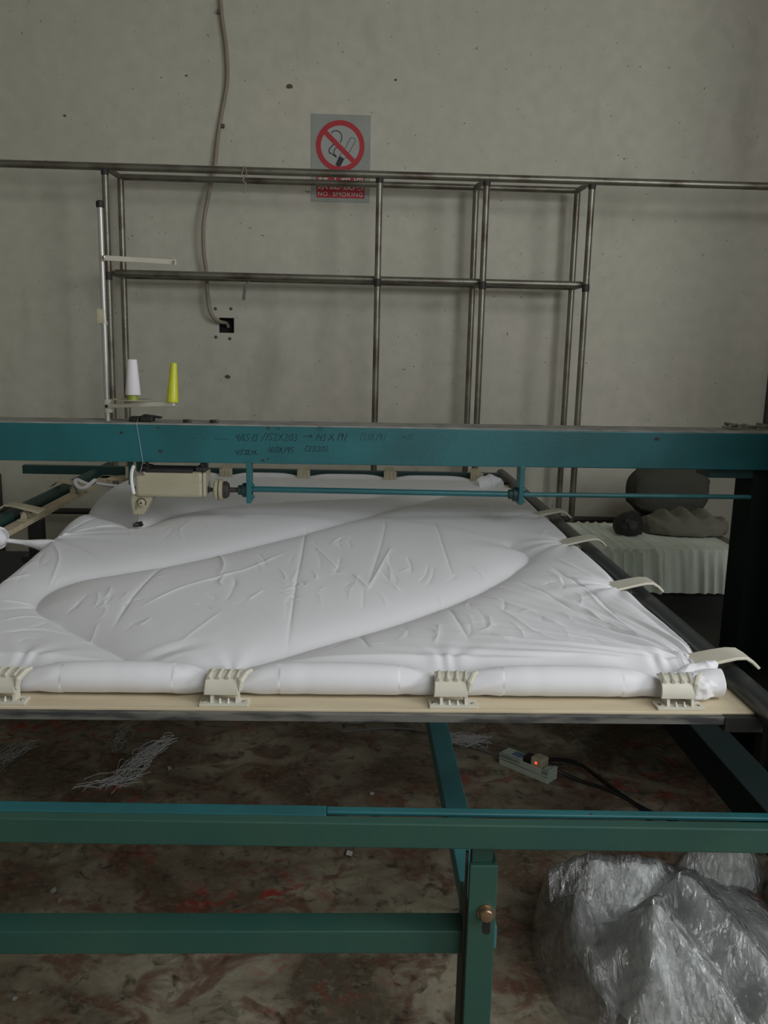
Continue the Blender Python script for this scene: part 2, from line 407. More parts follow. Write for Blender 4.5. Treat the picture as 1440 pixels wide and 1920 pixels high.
# ------------------------------------------------------------------ no smoking sign
SC_ = .000292
sp0 = ony(638.5, 298, WY)
sg = thing('no_smoking_sign', (sp0.x, WY, sp0.z), 'grey no smoking sign with a red ring, mounted on the wall', 'sign')
def S(x, y, d=.004): return Vector((sp0.x+(x-710)*SC_, WY-d, sp0.z-(y-880)*SC_))
ob('sign_board', MB().prism([S(205, 170, 0.003), S(1215, 170, .003), S(1222, 1590, .003), S(212, 1590, .003)], (0, .0029, 0)), M['sign'], sg)
cx, cy_ = 702, 675
n = 56
ob('inner_disc', MB().prism([S(cx+375*math.cos(2*math.pi*i/n), cy_+375*math.sin(2*math.pi*i/n), .0036) for i in range(n)], (0, .0006, 0)), M['signin'], sg)
rg = MB()
vs = []
for i in range(n):
    a = 2*math.pi*i/n
    for rr in (415, 330):
        for d in (.0046, .0036): vs.append(S(cx+rr*math.cos(a), cy_+rr*math.sin(a), d))
fs = []
for i in range(n):
    b, c2_ = 4*i, 4*((i+1) % n)
    fs += [(b, b+2, c2_+2, c2_), (b+1, c2_+1, c2_+3, b+3), (b, c2_, c2_+1, b+1), (b+2, b+3, c2_+3, c2_+2)]
rg.add(vs, fs)
ob('prohibition_ring', rg, M['red'], sg)
a = math.atan2(935-470, 950-450); dx, dy = math.cos(a), math.sin(a)
ob('slash', MB().prism([S(cx-350*dx+40*dy, cy_+25-350*dy-40*dx, .0052), S(cx+350*dx+40*dy, cy_+25+350*dy-40*dx, .0052), S(cx+350*dx-40*dy, cy_+25+350*dy+40*dx, .0052), S(cx-350*dx-40*dy, cy_+25-350*dy+40*dx, .0052)], (0, .0014, 0)), M['red'], sg)
def ribbon(mb, pts, w, y):
    P = [(p.x, p.z) for p in pts]; k = len(P); vs = []
    for i in range(k):
        x0, z0 = P[max(i-1, 0)]; x1, z1 = P[min(i+1, k-1)]; l = math.hypot(x1-x0, z1-z0) or 1
        nx, nz = -(z1-z0)/l*w/2, (x1-x0)/l*w/2
        for sgn in (1, -1):
            vs.append((P[i][0]+nx*sgn, y, P[i][1]+nz*sgn))
    return mb.add(vs, [(2*i, 2*i+1, 2*i+3, 2*i+2) for i in range(k-1)])
cg = MB(); yk = WY-.0042
ribbon(cg, [S(x, y) for x, y in ((800, 690), (870, 545), (900, 528), (950, 548), (960, 590), (790, 880))], .0026, yk)
ribbon(cg, [S(x, y) for x, y in ((800, 690), (700, 830))], .0026, yk)
cg.prism([S(690, 830, .0043), S(775, 880, .0043), S(712, 1000, .0043), S(670, 1012, .0043), S(625, 975, .0043)], (0, .0005, 0))
ribbon(cg, smooth_path([S(x, y) for x, y in ((545, 470), (600, 435), (670, 440), (720, 490), (725, 560), (700, 620))], 5), .0048, yk)
ribbon(cg, smooth_path([S(x, y) for x, y in ((590, 650), (525, 720), (515, 780), (570, 810), (640, 860))], 5), .0052, yk)
ribbon(cg, smooth_path([S(x, y) for x, y in ((640, 700), (600, 750), (600, 810), (640, 840))], 5), .0048, yk)
ob('cigarette_pictogram', cg, M['ink'], sg)
ob('red_band', MB().prism([S(298, 1150, .0037), S(1130, 1150, .0037), S(1132, 1520, .0037), S(302, 1520, .0037)], (0, .0007, 0)), M['red'], sg)
def text_mesh(name, body, h, loc, material, parent, width=None, space=1.0):
    cu = bpy.data.curves.new(name, 'FONT'); cu.body = body; cu.size = h; cu.align_x = 'CENTER'; cu.align_y = 'CENTER'; cu.offset = h*.012; cu.space_character = space
    tmp = bpy.data.objects.new(name, cu); COL.objects.link(tmp)
    dg = bpy.context.evaluated_depsgraph_get()
    me = bpy.data.meshes.new_from_object(tmp.evaluated_get(dg)); bpy.data.objects.remove(tmp)
    xs = [v.co.x for v in me.vertices]; k = (width/(max(xs)-min(xs))) if width and xs else 1
    o = bpy.data.objects.new(name, me); r = root_loc(parent)
    for v in me.vertices:
        p = v.co.copy(); v.co = Vector((loc[0]+p.x*k, loc[1], loc[2]+p.y))-r
    me.materials.clear(); me.materials.append(material); COL.objects.link(o); o.parent = parent
    return o
p = S(715, 1300, .0048); text_mesh('chinese_lettering', '禁止吸烟', .066, p, M['signtext'], sg, width=780*SC_)
p = S(715, 1462, .0048); text_mesh('english_lettering', 'NO  SMOKING', .027, p, M['signtext'], sg, width=770*SC_, space=1.15)

# ------------------------------------------------------------------ pipe rack against the wall
RF, RB = 4.30, 4.55
zt, zm, zl = 2.235, 1.768, .575
rk = thing('pipe_rack', (0, RB, 0), 'tall bare rack of welded grey pipes standing against the wall', 'rack')
def pipe(name, a, b, r=.0155, mt_='rack', p=rk): return ob(name, MB().tube([a, b], r, 12), M[mt_], p, smooth=True)
xl_, x1_, x2_, xr_ = -1.160, .102, .602, 1.098
xbl = ony(226, 340, RB).x; xb2 = ony(893, 352, RB).x; xbr = ony(1083, 357, RB).x
for x in (xl_, x1_, x2_, xr_): pipe('upright', (x, RF, 0), (x, RF, zt-.01))
for x in (xbl, xb2, xbr): pipe('upright', (x, RB, 0), (x, RB, zt-.01))
pipe('upright', (ony(232, 900, RB).x-.45, RB, 0), (ony(232, 900, RB).x-.45, RB, zl))
pipe('top_rail', (-2.1, RF-.004, zt), (2.3, RF-.004, zt), .0175)
pipe('top_rail', (xbl, RB, zt), (xbr, RB, zt), .0155)
pipe('middle_rail', (xl_+.02, RF+.05, zm), (xr_-.01, RF+.05, zm), .0165)
pipe('middle_rail', (xbl, RB, zm), (xbr, RB, zm), .014)
pipe('bottom_rail', (-2.2, RB, zl), (1.45, RB, zl), .016, 'rack_dark')
for x, xb in ((xl_, xbl), (x2_, xb2), (xr_, xbr)):
    pipe('depth_bar', (x, RF, zt), (xb, RB, zt), .014)
    pipe('depth_bar', (x, RF, zm), (xb, RB, zm), .014)
for x, z in ((xl_, zt), (x1_, zt), (x2_, zt), (xr_, zt), (xl_, zm), (x1_, zm), (x2_, zm), (xr_, zm)):
    ob('weld_joint', MB().lathe([(.0, -.022), (.017, -.018), (.0185, 0), (.017, .018), (0, .022)], (x, RF, z-.018), n=14), M['rack_dark'], rk, smooth=True)
sp = smooth_path([ony(x, y, RF-.02-.004*(i % 2)) for i, (x, y) in enumerate(((452, 330), (458, 312), (462, 325), (455, 338), (461, 345), (458, 362)))], 5)
tag(ob('string', MB().tube(sp, .003, 8), M['cable'], smooth=True, at=sp[0]), 'short brown string knotted round the top pipe of the rack', 'string')
sp = smooth_path([ony(x, y, RF+.01) for x, y in ((468, 527), (462, 533), (459, 545), (457, 563))], 5)
tag(ob('string', MB().tube(sp, [.004]*6+[.007]*(len(sp)-6), 8), M['greycable'], smooth=True, at=sp[0]), 'frayed grey cord end hanging from the middle pipe of the rack', 'string')

# ------------------------------------------------------------------ gantry over the table
GY0, GY1 = 2.719, 2.875
bz0, bz1 = 1.092, 1.208
def bz(x): return (x-.08)*.0048           # the beam rises slightly to the right
ga = thing('gantry', (1.36, 2.8, 0), 'teal steel gantry beam crossing above the quilt on a side column', 'machine frame')
xa, xb = -1.75, 1.62
ob('beam', MB().add([(x, y, z+bz(x)) for x in (xa, xb) for y in (GY0, GY1) for z in (bz0, bz1)],
   [(0, 1, 3, 2), (4, 6, 7, 5), (0, 4, 5, 1), (2, 3, 7, 6), (0, 2, 6, 4), (1, 5, 7, 3)]), M['teal'], ga, bevel=.003)
ob('dusty_top_plate', MB().add([(x, y, z+bz(x)) for x in (xa, xb) for y in (GY0+.004, GY1-.002) for z in (bz1, bz1+.004)],
   [(0, 1, 3, 2), (4, 6, 7, 5), (0, 4, 5, 1), (2, 3, 7, 6), (0, 2, 6, 4), (1, 5, 7, 3)]), M['dusty'], ga)
cxl = ony(1378, 900, 2.87).x
ob('column', MB().box(cxl, cxl+.16, 2.735, 2.87, 0, bz0+bz(1.2)), M['shade'], ga, bevel=.003)  # teal column, its shade painted in
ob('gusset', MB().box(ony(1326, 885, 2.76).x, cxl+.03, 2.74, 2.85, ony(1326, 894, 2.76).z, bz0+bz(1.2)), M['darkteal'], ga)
ob('column', MB().box(-1.72, -1.58, 2.735, 2.87, 0, bz0+bz(-1.6)), M['darkteal'], ga, bevel=.003)
def bolt(p, r, ax, mt_, parent, h=.008, name='bolt'):
    return ob(name, MB().lathe([(r*1.25, 0), (r*1.25, h*.25), (r, h*.3), (r*.95, h), (r*.5, h*1.2)], p, ax, 8), M[mt_], parent)
RY = 2.745
for px, py0, py1 in ((467, 866, 941), (976, 874, 944)):
    a, b = ony(px, py0, RY), ony(px, py1, RY)
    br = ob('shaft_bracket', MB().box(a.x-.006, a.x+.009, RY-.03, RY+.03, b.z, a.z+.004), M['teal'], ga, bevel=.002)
    q = ony(px, 919 if px < 700 else 927, RY)
    ob('bearing', MB().lathe([(.010, -.030), (.015, -.028), (.016, -.016), (.022, -.014), (.023, -.002), (.023, .006), (.018, .012), (.014, .018)], (a.x-.006, RY, q.z), (1, 0, 0), 18), M['darkteal'], br, smooth=True)
    for dz in (.018, -.018): bolt((a.x+.009, RY-.016, q.z+dz), .006, (1, 0, 0), 'teal', br)
r0, r1, r2 = ony(472, 917, RY), ony(965, 927, RY), ony(1412, 932, RY)
ob('drive_shaft', MB().tube([r0, r1], .0092, 14), M['teal'], ga, smooth=True)
ob('drive_shaft', MB().tube([r1, r2], .0075, 14), M['teal_light'], ga, smooth=True)
# marks and studs on the beam face
for px, py, r in ((503, 803, .004), (522, 804, .0028), (503, 860, .003), (493, 863, .004), (301, 846, .005), (296, 802, .003), (228, 811, .004), (1232, 823, .006), (600, 801, .002)):
    p = ony(px, py, GY0)
    ob('paint_chip', MB().prism([Vector((p.x+r*1.5*math.cos(k*1.05)*(1+.3*math.sin(k*5)), GY0-.0006, p.z+r*math.sin(k*1.05))) for k in range(6)], (0, .0005, 0)), M['rack_dark'], ga)
# handwriting: strokes on a small grid, x to the right, y up
GL = {'0': [[(.3, 1), (.05, .6), (.1, .1), (.35, 0), (.55, .4), (.5, .85), (.3, 1)]], '1': [[(.35, 1), (.2, 0)]],
      '2': [[(.05, .8), (.3, 1), (.5, .75), (.3, .35), (0, 0), (.55, .05)]], '3': [[(.1, .95), (.5, .9), (.25, .55), (.5, .3), (.3, .02), (.0, .1)]],
      '4': [[(.10, .95), (.04, .45), (.52, .5)], [(.5, .95), (.40, 0)]], '5': [[(.55, 1), (.15, .95), (.1, .55), (.4, .5), (.42, .15), (.05, 0)]],
      '6': [[(.4, 1), (.1, .5), (.08, .1), (.35, .0), (.45, .3), (.1, .4)]], '9': [[(.45, .85), (.2, 1), (.08, .65), (.3, .5), (.47, .85), (.38, 0)]],
      'X': [[(.05, .95), (.75, .0)], [(.6, 1), (0, 0)]], '>': [[(0, .5), (1.4, .55)], [(1.05, .8), (1.4, .55), (.95, .2)]],
      '/': [[(.5, 1.1), (0, -.1)]], '(': [[(.3, 1.1), (.05, .5), (.2, -.1)]], ')': [[(.1, 1.1), (.35, .5), (.05, -.1)]], '.': [[(.1, .4), (.25, .38)]],
      'I': [[(0, .9), (.8, .95)], [(.25, .9), (.2, .1)], [(.55, .9), (.5, .1)], [(0, .1), (.85, .12)]],
      'K': [[(.1, 1), (.1, 0)], [(0, .6), (.5, .7)], [(.5, 1), (.45, .0)], [(.45, .5), (.9, .05)]], '-': [[(0, .5), (.5, .5)]], ' ': []}
WD = {'1': .5, 'X': .85, '>': 1.6, 'I': 1.0, 'K': 1.1, '/': .45, '(': .4, ')': .4, '.': .3, ' ': .5, '-': .6}
def write(txt, px, py, wpx, hpx, w, mt_):
    tot = sum(WD.get(ch, .66) for ch in txt); p = ony(px, py, GY0-.001); ps = GY0/F_PX; mb = MB(); x = 0
    for ch in txt:
        for stq in GL[ch]:
            pt = [Vector((p.x+(x+a)*wpx/tot*ps+b*.18*hpx*ps, 0, p.z+(b-.5)*hpx*ps)) for a, b in stq]
            ribbon(mb, pt, w, GY0-.0008)
        x += WD.get(ch, .66)
    ob('marker_writing', mb, M[mt_], ga)
write('4/65.13', 441, 820, 42, 13, .0018, 'marker')
write('/152X203', 490, 819, 68, 13, .0018, 'marker')
write('>', 567, 818, 20, 12, .0018, 'marker')
write('143', 590, 820, 21, 13, .0019, 'marker')
write('150', 591, 805, 16, 6, .0012, 'marker_faint')
write('X', 615, 820, 13, 13, .0022, 'marker')
write('191', 630, 819, 20, 15, .0021, 'marker')
write('131X191', 673, 819, 50, 14, .0018, 'marker_faint')
write('>15', 745, 819, 30, 11, .0016, 'marker_faint')
write('45IK', 440, 848, 46, 9, .0018, 'marker')
write('160X195', 501, 843, 50, 11, .0020, 'marker')
write('(2220)', 571, 841, 44, 10, .0020, 'marker')
write('- -  ---', 360, 822, 68, 6, .0016, 'marker_faint')

# things lying on the beam
def bx(px, y, dz=0): x = ony(px, 795, y).x; return Vector((x, y, bz1+.004+bz(x)+dz))
p = bx(282, 2.78)
t = thing('black_clip', p, 'black spring clip lying on the beam beside the thread stand', 'clip')
ob('clip_body', MB().box(p.x-.062, p.x-.03, p.y-.02, p.y+.02, p.z, p.z+.016), M['black'], t, bevel=.004)
ob('clip_body', MB().box(p.x-.028, p.x+.012, p.y-.022, p.y+.02, p.z, p.z+.020), M['black'], t, bevel=.004)
ob('clip_lever', MB().beam(p+Vector((-.02, 0, .020)), p+Vector((.035, 0, .013)), .03, .006), M['black'], t, bevel=.002)
for px, lb in ((352, 'small steel bolt standing on the beam, nearer the thread cones'), (402, 'small steel bolt standing on the beam, farther right of the thread cones')):
    p = bx(px, 2.77)
    t = thing('bolt', p, lb, 'bolt', 'bolts on top of the beam')
    ob('nut', MB().lathe([(.012, 0), (.012, .009)], p-Vector((.004, 0, 0)), (0, 0, 1), 6), M['black'], t)
    ob('bolt_end', MB().tube([p+Vector((-.002, 0, .006)), p+Vector((.014, 0, .006))], .005, 8), M['chrome'], t)
p = bx(1398, 2.80)
random.seed(3)
fr = MB()
for k in range(7):
    a = p+Vector((random.uniform(-.05, .1), random.uniform(-.04, .04), .004))
    fr.tube(smooth_path([a+Vector((random.uniform(-.04, .04), random.uniform(-.02, .02), random.uniform(0, .014))) for _ in range(5)], 4), .004, 6)
tag(ob('tangled_cord', fr, M['sack'], smooth=True, at=p), 'small tangle of dark frayed cord lying on the right end of the beam', 'cord')

# ------------------------------------------------------------------ thread stand on the beam
TY = 2.79
b0 = bx(201, TY); b0.x = ony(202, 789, TY).x
tp = Vector((b0.x, TY, ony(183, 385, TY).z))
ts = thing('thread_stand', b0, 'pale metal thread stand with a slim pole, standing on the left end of the beam', 'thread stand')
ob('pole', MB().tube([b0, tp], .0082, 14), M['pole'], ts, smooth=True)
ob('pole_cap', MB().lathe([(.011, 0), (.012, .004), (.012, .016), (.008, .02)], tp-Vector((0, 0, .006)), n=14), M['black'], ts)
zc = ony(190, 592, TY).z
ob('pole_clamp', MB().box(b0.x-.019, b0.x+.004, TY-.012, TY+.012, zc-.024, zc+.02), M['cream_old'], ts, bevel=.002)
ob('pole_collar', MB().lathe([(.0105, -.006), (.0105, .006)], (b0.x, TY, zc-.022), n=14), M['pole'], ts)
a = Vector((b0.x+.002, TY-.012, ony(196, 484, TY).z)); b = ony(330, 492, TY-.05)
ga_ = ob('guide_arm', MB().beam(a, b, .004, .0155), M['cream'], ts, bevel=.002)
bolt(Vector((a.x+.008, a.y-.002, a.z)), .005, (0, -1, 0), 'chrome', ga_, .005, 'screw')
ob('thread_eye', MB().tube([Vector((b.x-.006+.004*math.cos(k), b.y-.004, b.z+.004*math.sin(k))) for k in np.linspace(0, 6.28, 12)], .001, 6), M['chrome'], ga_)
a = Vector((b0.x, TY-.012, ony(203, 761, TY).z)); b = ony(327, 757, TY-.10)
arm = ob('spool_arm', MB().beam(a, b, .012, .013), M['cream'], ts, bevel=.002)
ob('arm_hub', MB().lathe([(.013, -.02), (.015, -.012), (.015, .012), (.013, .02)], (b0.x+.004, TY, a.z), n=16), M['cream'], ts, smooth=True)
bolt(Vector((b0.x+.004, TY-.018, a.z)), .005, (0, -1, 0), 'black', ts, .004, 'screw')
s1 = a.lerp(b, .40); s2 = a.lerp(b, .96)
s1 = Vector((ony(251, 748, s1.y).x, s1.y, s1.z)); s2 = Vector((ony(323, 752, s2.y).x, s2.y, s2.z))
ob('spool_disc', MB().lathe([(.003, 0), (.036, .005), (.059, .009), (.059, .0105), (.036, .0065), (.003, .003)], s1+Vector((-.008, 0, .008)), n=36), M['cream_old'], ts, smooth=True)
ob('spool_pin', MB().tube([s1, s1+Vector((0, 0, .12))], .003, 8), M['chrome'], ts)
ob('spool_pin', MB().tube([s2, s2+Vector((0, 0, .10))], .003, 8), M['chrome'], ts)
c0 = s1+Vector((-.004, 0, .014))
zt_ = ony(248, 674, s1.y).z-c0.z
t = thing('thread_cone', c0, 'white thread wound on an olive cone, on the stand above the beam', 'thread cone')
ob('cone_core', MB().lathe([(.0185, 0), (.0185, .003), (.0165, .003), (.013, zt_*.98), (.010, zt_*.98)], c0, n=28), M['olive'], t, smooth=True)
ob('wound_thread', MB().lathe([(.014, .017), (.0225, .018), (.0230, .021), (.0145, zt_-.002), (.0135, zt_), (.008, zt_)], c0+Vector((.002, 0, 0)), n=32), M['thread'], t, smooth=True)
c0 = s2+Vector((0, 0, .006)); zt_ = ony(325, 680, s2.y).z-c0.z
ax = Vector((.06, 0, 1)).normalized()
t = thing('yellow_cone', c0, 'empty bright yellow thread cone standing on the tip of the spool arm', 'thread cone')
ob('cone_shell', MB().lathe([(.0178, 0), (.0182, .004), (.0172, .010), (.0168, .022), (.0162, .024), (.0096, zt_-.001), (.0085, zt_), (.0065, zt_), (.0065, zt_-.01)], c0, ax, 28), M['yellow'], t, smooth=True)

# ------------------------------------------------------------------ sewing head
HY = 2.74
def H(px, py, y=HY): return ony(px, py, y)
hd = thing('sewing_machine', H(315, 885), 'beige sewing machine head hanging under the left part of the beam', 'sewing machine')
a, b = H(252, 884, 2.70), H(380, 934, 2.70)
ob('head_body', MB().box(a.x, b.x, 2.70, 2.80, b.z, a.z), M['machine'], hd, bevel=.010)
ob('top_cover', MB().box(a.x+.03, b.x-.03, 2.702, 2.79, a.z-.004, a.z+.009), M['black'], hd, bevel=.003)
ob('seam_groove', MB().box(a.x+.004, b.x-.002, 2.6992, 2.702, (a.z*.62+b.z*.38)-.0008, (a.z*.62+b.z*.38)+.0008), M['cream_old'], hd)
ob('end_flange', MB().box(b.x-.001, b.x+.010, 2.702, 2.80, b.z+.004, a.z-.001), M['machine'], hd, bevel=.004)
fp = [H(x, y, 2.712) for x, y in ((246, 915), (285, 915), (284, 938), (269, 966), (249, 966), (244, 940))]
ob('needle_housing', MB().prism(fp, (0, .075, 0)), M['machine'], hd, bevel=.005)
q = H(266, 942, 2.712)
dl = ob('tension_dial', MB().lathe([(.016, 0), (.016, .003), (.010, .004), (.010, .010), (.007, .012)], q, (0, -1, 0), 24), M['machine'], hd, smooth=True)
ob('dial_groove', MB().tube([q+Vector((.0135*math.cos(k), -.0035, .0135*math.sin(k))) for k in np.linspace(-.6, 3.6, 20)], .0016, 6), M['rack_dark'], dl)
ob('dial_screw', MB().lathe([(.003, 0), (.003, .001)], q+Vector((0, -.012, 0)), (0, -1, 0), 10), M['black'], dl)
ob('take_up_lever', MB().tube([q+Vector((-.014, -.004, .002)), q+Vector((-.016, -.004, -.022))], .0018, 8), M['chrome'], hd)
ob('cable_sleeve', MB().tube(smooth_path([H(x, y, 2.69) for x, y in ((251, 873), (247, 885), (247, 905), (251, 926))], 6), .0055, 10), M['whiteplastic'], hd, smooth=True)
for px in (272, 376):
    q = H(px, 882, 2.73)
    mtg = ob('mounting_clamp', MB().box(q.x-.014, q.x+.016, 2.715, 2.78, a.z-.002, a.z+.014), M['black'], hd, bevel=.003)
    bolt(Vector((q.x+.004, 2.74, a.z+.014)), .006, (0, 0, 1), 'black', mtg, .01)
for x0, x1 in ((242, 246), (257, 266), (381, 388)):
    p0, p1 = H(x0, 880, 2.76), H(x1, 880, 2.76)
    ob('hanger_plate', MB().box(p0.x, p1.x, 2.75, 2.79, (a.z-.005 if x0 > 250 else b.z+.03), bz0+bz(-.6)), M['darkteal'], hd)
q = H(265, 893, 2.699); ob('chrome_latch', MB().box(q.x-.013, q.x+.012, 2.695, 2.71, a.z-.012, a.z+.001), M['chrome'], hd, bevel=.003)
n0, n1 = H(256, 965, 2.735), H(256, 992, 2.735)
ob('needle_bar', MB().tube([n0, Vector((n0.x, 2.735, .885))], .0028, 8), M['chrome'], hd)
ft = ob('presser_foot', MB().box(n0.x-.010, n0.x+.018, 2.722, 2.748, .884, .889), M['black'], hd, bevel=.001)
ob('foot_ring', MB().tube([Vector((n0.x+.012*math.cos(k), 2.735+.012*math.sin(k), .891)) for k in np.linspace(0, 6.283, 18)], .002, 6), M['chrome'], ft)
ob('foot_screw', MB().tube([Vector((n0.x, 2.73, .893)), Vector((n0.x+.018, 2.73, .897))], .004, 8), M['black'], ft)
c0, c1, c2_ = H(387, 918, RY), H(404, 918, RY), H(463, 918, RY)
ob('input_shaft', MB().lathe([(.013, 0), (.013, .006), (.007, .008), (.006, c1.x-c0.x)], c0, (1, 0, 0), 16), M['rack_dark'], hd, smooth=True)
cpl = thing('shaft_coupling', c1, 'round coupling with two beige discs joining the sewing head to the drive shaft', 'coupling')
ob('coupling_disc', MB().lathe([(.012, -.006), (.026, -.004), (.026, 0), (.034, .001), (.034, .010), (.030, .011)], c1, (1, 0, 0), 32), M['machine'], cpl, smooth=True)
ob('coupling_disc', MB().lathe([(.030, .013), (.034, .014), (.034, .024), (.026, .025)], c1, (1, 0, 0), 32), M['machine'], cpl, smooth=True)
ob('coupling_hub', MB().lathe([(.027, .0255), (.027, .035), (.020, .043), (.008, .044), (.008, c2_.x-c1.x-.01)], c1, (1, 0, 0), 24), M['rack_dark'], cpl, smooth=True)
w0 = bx(256, GY0-.003); w0.z -= .002; w1 = ony(268, 866, GY0-.004)
tag(ob('sewing_thread', MB().tube([Vector((w0.x-.01, 2.775, w0.z+.010)), Vector((w0.x, GY0-.003, w0.z+.001)), w1, H(262, 890, 2.694)], .00045, 5), M['thread'], at=w0), 'single white thread running down over the beam to the sewing head', 'thread')

# ------------------------------------------------------------------ machine base
mb_ = thing('machine_base', (0.21, 1.24, 0), 'green painted steel base table with adjustable leg and long front rail', 'machine base')
def skew(name, x0, x1, ya, yb, dy, z0, z1, mt_, p=mb_, bev=.002):   # box whose depth drifts by dy from x0 to x1
    return ob(name, MB().add([(x, y+(dy if x == x1 else 0), z) for x in (x0, x1) for y in (ya, yb) for z in (z0, z1)],
              [(0, 1, 3, 2), (4, 6, 7, 5), (0, 4, 5, 1), (2, 3, 7, 6), (0, 2, 6, 4), (1, 5, 7, 3)]), M[mt_], p, bevel=bev)
SL = .021                                  # the front rails run slightly askew to the frame
xs_ = onz(612, 1523, .76).x; dA, dB = -SL*(xs_+1.3), -SL*(1.25-xs_)
skew('front_rail', -1.3, 1.25, 1.223, 1.244, -SL*2.55, .723, .763, 'green')
skew('rear_rail', -1.3, xs_, 1.2448, 1.274, dA, .728, .763, 'teal')
skew('rear_rail', xs_, 1.25, 1.2560+dA, 1.272+dA, dB, .756, .763, 'teal')
skew('slot_shade_strip', xs_, 1.25, 1.2460+dA, 1.272+dA, dB, .720, .727, 'black')  # black strip added below the slot to paint its shade
lx = .187
lf = ob('outer_leg', MB().box(lx, lx+.043, 1.205, 1.215, 0, .688).box(lx, lx+.006, 1.215, 1.30, 0, .60).box(lx+.037, lx+.043, 1.215, 1.25, 0, .688), M['green'], mb_, bevel=.0015)
q = ony(911, 1710, 1.205)
ob('adjuster_bolt', MB().lathe([(.0135, 0), (.0135, .003), (.0115, .003), (.0115, .010), (.009, .013), (.003, .014)], q, (0, -1, 0), 24), M['brass'], lf, smooth=True)
q = ony(912, 1741, 1.204)
ob('slot', MB().prism([Vector((q.x+dx_, 1.2045, q.z+dz_)) for dx_, dz_ in ((-.006, .010), (.006, .010), (.006, -.008), (.002, -.011), (-.003, -.010), (-.006, -.006))], (0, .0008, 0)), M['black'], lf)
ob('inner_leg', MB().box(lx+.004, lx+.036, 1.2155, 1.235, .3, .7235), M['green'], mb_, bevel=.001)
ob('rust_gap_plate', MB().box(lx-.004, lx, 1.222, 1.228, 0, .7), M['brown_trim'], mb_)
la, lb = onz(852, 1590, .54), onz(838, 1515, .54)
xm = onz(835, 1515, .545).x; xm2 = onz(878, 1515, .545).x
ob('cross_rail', MB().box(xm, xm2, 1.26, 4.0, .505, .545), M['teal_light'], mb_, bevel=.002)
skew('lower_rail', -1.3, lx+.001, 1.238, 1.285, 0, .513, .553, 'green')
ob('rear_leg', MB().box(lx, lx+.043, 3.9, 3.94, 0, .55), M['green'], mb_)
ob('side_rail', MB().box(-1.06, -.90, 1.30, 3.75, .62, .70), M['darkteal'], mb_, bevel=.003)
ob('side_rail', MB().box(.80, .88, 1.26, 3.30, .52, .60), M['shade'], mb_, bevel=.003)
ob('side_leg', MB().box(-1.3, -1.24, 1.23, 1.29, 0, .72), M['green'], mb_, bevel=.002)
ob('shade_tray', MB().box(.90, 1.75, 2.42, 3.30, .40, .43), M['black'], mb_, bevel=.003)  # black sheet added to stand in for the floor in shade
ob('shade_tray_lip', MB().box(1.02, 1.05, 2.42, 3.28, .43, .46), M['rail'], mb_, bevel=.002)
ob('shade_tray_leg', MB().box(1.25, 1.29, 2.45, 2.49, 0, .40), M['black'], mb_)
ob('shade_tray_leg', MB().box(1.25, 1.29, 3.2, 3.24, 0, .40), M['black'], mb_)

cb = thing('light_blocking_cabinet', (1.64, 2.06, 0), 'unseen dark cabinet added beside the gantry to shade the right side', 'cabinet')  # added out of view, blocks light to the right side
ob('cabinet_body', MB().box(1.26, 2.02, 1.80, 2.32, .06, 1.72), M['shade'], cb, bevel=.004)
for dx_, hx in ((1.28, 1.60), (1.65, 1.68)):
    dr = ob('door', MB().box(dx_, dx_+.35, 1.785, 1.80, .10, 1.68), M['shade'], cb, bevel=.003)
    ob('handle', MB().box(hx-.01, hx+.01, 1.765, 1.785, .90, 1.04), M['chrome'], dr, bevel=.003)
ob('plinth', MB().box(1.29, 1.99, 1.83, 2.29, 0, .06), M['black'], cb)

# ------------------------------------------------------------------ quilting frame with clamps
fr = thing('quilting_frame', (0, 1.36, .86), 'sliding quilting frame of dark rails and cream strips that holds the quilt', 'quilting frame')
ob('right_rail', MB().tube([(.710, 1.05, .868), (.710, 4.16, .868)], .0225, 18), M['rail'], fr, smooth=True)
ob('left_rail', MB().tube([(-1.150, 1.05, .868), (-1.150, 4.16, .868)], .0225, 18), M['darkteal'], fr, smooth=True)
ob('right_strip', MB().box(.655, .692, 1.40, 3.93, .843, .8600), M['wood'], fr, bevel=.001)
ob('left_strip', MB().box(-1.115, -1.075, 1.40, 3.93, .843, .860), M['wood'], fr, bevel=.001)
ob('near_strip', MB().box(-1.115, .692, 1.386, 1.452, .848, .8605), M['wood'], fr, bevel=.0015)
ob('near_bar', MB().box(-1.13, .636, 1.375, 1.392, .8425, .8560).box(-1.13, .636, 1.392, 1.45, .840, .8475), M['steel'], fr, bevel=.001)
ob('corner_block', MB().box(.634, .70, 1.372, 1.395, .830, .857), M['black'], fr, bevel=.001)
ob('far_bar', MB().box(-1.47, .665, 3.93, 3.965, .862, .900), M['darkteal'], fr, bevel=.002)
ob('far_strip', MB().box(-1.115, .692, 3.86, 3.925, .848, .860), M['wood'], fr, bevel=.0015)
ob('rail_support', MB().box(-1.115, -1.07, 3.0, 3.05, .705, .843).box(-1.13, -1.04, 2.97, 3.08, .70, .72), M['black'], fr, bevel=.003)

NEAR_PX = (8, 423, 845, 1258)
near_x = [onz(px, 1310, .862).x for px in NEAR_PX]
right_y = [2.95, 2.40, 1.975, 1.60]
right_y = [onz(px, py, .89).y for px, py in ((1015, 968), (1050, 1020), (1150, 1104), (1300, 1245))]
left_y = [onz(px, py, .89).y for px, py in ((150, 912), (75, 958), (-6, 1015))]
far_x = [onz(px, 905, .90).x for px in (213, 405, 563, 735, 903)]

